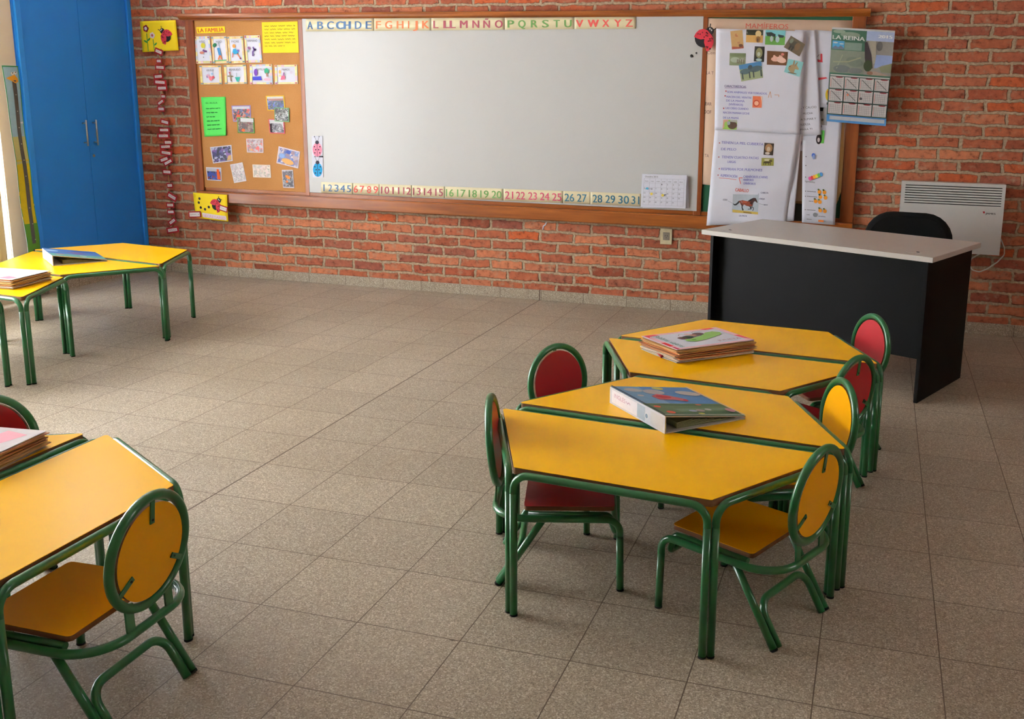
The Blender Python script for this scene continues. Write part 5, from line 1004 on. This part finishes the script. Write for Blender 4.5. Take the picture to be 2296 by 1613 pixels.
def binder(label, A, B, tip_w, hgt, cover, spine, art_name='cover_picture', seed=0, pages=(132, 136, 104)):
    """ring binder: spine from A to B on the table, covers closing to a wedge"""
    A = Vector((A[0], A[1], TT+0.0006)); B = Vector((B[0], B[1], TT+0.0006)); d = (B-A).normalized(); L = (B-A).length; w = Vector((-d.y, d.x, 0))
    if w.dot(Vector(tip_w)) < 0: w = -w
    Wd = Vector(tip_w).length; U = Vector((0, 0, 1)); root = thing('ring_binder', label, 'binder', A.lerp(B, 0.5), 0, None)
    th = 0.003
    s_sp = Sheet([A+U*hgt, B+U*hgt, B, A], -w, None, 0); bm = BM()
    box_pts = lambda q: [q, q+d*L]
    def plank(bm, p0, v1, v2, t_):   # parallelepiped
        vs = [p0, p0+v1, p0+v1+v2, p0+v2]; lo = [bm.verts.new(x) for x in vs]; hi = [bm.verts.new(x+t_) for x in vs]
        bm.faces.new(list(reversed(lo))); bm.faces.new(hi)
        for k in range(4): bm.faces.new((lo[k], lo[(k+1) % 4], hi[(k+1) % 4], hi[k]))
        bmesh.ops.recalc_face_normals(bm, faces=bm.faces)
    plank(bm, A, d*L, U*hgt, w*th); sp = put('spine', bm, M['white'], root, True)
    s_sp.art(spine, 'spine_label', sp, 0.0004)
    bm = BM(); plank(bm, A, d*L, w*Wd, U*th); put('back_cover', bm, M['white'], root, True)
    bm = BM(); v2 = w*Wd + U*(-(hgt-0.010)); plank(bm, A+U*(hgt-th), d*L, v2, U*th); fc = put('front_cover', bm, M['white'], root, True)
    p0 = A+U*hgt; nn = d.cross(v2).normalized(); nn = nn if nn.z > 0 else -nn
    s = Sheet([p0, p0+v2, p0+v2+d*L, p0+d*L], nn, None, 0) ; s.art(cover, art_name, fc, 0.0006)
    bm = BM(); e = 0.012
    for k in range(7):
        f0 = th+0.0015+k*0.0028; fr_ = max(0.2, 1-k*0.10)
        plank(bm, A+d*e+w*0.05+U*f0, d*(L-2*e), w*(Wd*0.90*fr_-0.05)+U*(0.001*k-0.002*(f0 > 0.01)), U*0.0018)
    put('pages', bm, ink(*pages), root, True)
    bm = BM()
    for q in (0.35, 0.65): tube(bm, [A+d*L*q+w*0.02+U*(0.004+0.0)] + [A+d*L*q+w*(0.035-0.015*math.cos(a))+U*(0.018+0.013*math.sin(a)) for a in [x*0.4 for x in range(8)]], 0.0016, 6)
    put('ring', bm, M['chrome'], root, True)
    return root
SKY, GRS = (120, 156, 188), (104, 128, 92)
cov = [('r', 0, 0, 1, 1, SKY), ('r', 0.35, 0, 1, 0.6, (92, 136, 184)), ('r', 0, 0.60, 1, 1, GRS), ('p', [(0, 0.62), (1, 0.62), (1, 0.70), (0, 0.66)], (84, 112, 78)), ('p', [(0.25, 0.78), (1, 0.74), (1, 0.80), (0.3, 0.86)], (120, 146, 116)), ('p', [(0.1, 0.9), (1, 0.84), (1, 0.9), (0.2, 1)], (80, 110, 80)),
       ('e', 0.20, 0.14, 0.11, 0.06, 0.1, (186, 180, 180)), ('e', 0.42, 0.20, 0.13, 0.09, 0, (182, 174, 176)), ('e', 0.84, 0.24, 0.15, 0.08, 0.25, (188, 180, 176)), ('e', 0.56, 0.07, 0.07, 0.05, 0, (196, 190, 96)), ('e', 0.16, 0.34, 0.04, 0.03, 0, (196, 186, 180)),
       ('p', [(0.28, 0.36), (0.40, 0.28), (0.52, 0.34), (0.66, 0.46), (0.62, 0.54), (0.48, 0.48), (0.30, 0.48)], (196, 100, 106)), ('e', 0.42, 0.38, 0.09, 0.05, 0.2, (182, 48, 60)), ('e', 0.62, 0.50, 0.03, 0.03, 0, (176, 40, 60)),
       ('e', 0.10, 0.72, 0.04, 0.03, 0, (222, 96, 70)), ('e', 0.14, 0.90, 0.05, 0.04, 0, (226, 100, 70)), ('e', 0.66, 0.66, 0.04, 0.02, 0, (206, 110, 90)), ('e', 0.44, 0.86, 0.05, 0.03, 0, (170, 176, 206)), ('e', 0.54, 0.85, 0.05, 0.04, 0, (176, 156, 160)), ('e', 0.66, 0.82, 0.04, 0.03, 0, (196, 196, 190)), ('e', 0.48, 0.95, 0.04, 0.02, 0, (206, 206, 90)), ('e', 0.93, 0.84, 0.05, 0.06, 0, (190, 130, 140)),
       ('r', 0, 0, 0.02, 1, (60, 70, 84)), ('r', 0.985, 0, 1, 1, (206, 206, 210)), ('r', 0, 0.985, 1, 1, (206, 206, 204))]
spn = [('r', 0.0, 0.0, 1.0, 1.0, (214, 214, 222)), ('r', 0.04, 0.12, 0.52, 0.88, (236, 232, 240)), ('t', 'INGLÉS', 0.09, 0.52, 0.30, 0.26, (190, 140, 170)), ('p', [(0.52, 0.1), (0.66, 0.1), (0.66, 0.9), (0.52, 0.9)], (170, 180, 190)), ('e', 0.69, 0.55, 0.035, None, 0, (226, 228, 232)), ('e', 0.69, 0.55, 0.022, None, 0, (120, 134, 150)), ('r', 0.76, 0.12, 0.97, 0.9, (206, 206, 208))] + scribble(0.32, 0.48, 0.4, 0.2, (196, 160, 190), 0.01, 2)
A_ = wz(1367.5, 904, TT); B_ = wz(1490.5, 974, TT); Tp = wz(1669, 940, TT)
binder('blue and green picture ring binder with a white spine on the right-hand table', A_, B_, Tp-B_, 0.055, cov, spn)
A_ = wz(104, 585, TT); B_ = wz(119, 597, TT); Tp = wz(236, 584.5, TT)
d_ = (B_-A_).normalized(); A_ = B_-d_*0.31
cov2 = [('r', 0, 0, 1, 1, (70, 110, 170)), ('r', 0, 0.66, 1, 1, (96, 152, 140)), ('p', [(0.35, 0.35), (0.6, 0.3), (0.75, 0.5), (0.5, 0.6)], (110, 90, 140)), ('e', 0.12, 0.3, 0.12, 0.1, 0, (150, 180, 210)), ('e', 0.2, 0.72, 0.08, 0.05, 0, (170, 120, 120)), ('e', 0.6, 0.8, 0.07, 0.05, 0, (180, 190, 160)), ('p', [(0.5, 0.1), (0.9, 0.15), (0.9, 0.3), (0.5, 0.25)], (50, 84, 150)), ('r', 0, 0.98, 1, 1, (190, 206, 200))]
binder('blue picture ring binder with a white spine on the table by the blue cupboard', A_, B_, Tp-B_, 0.058, cov2, [('r', 0.05, 0.1, 0.9, 0.9, (236, 232, 228))])
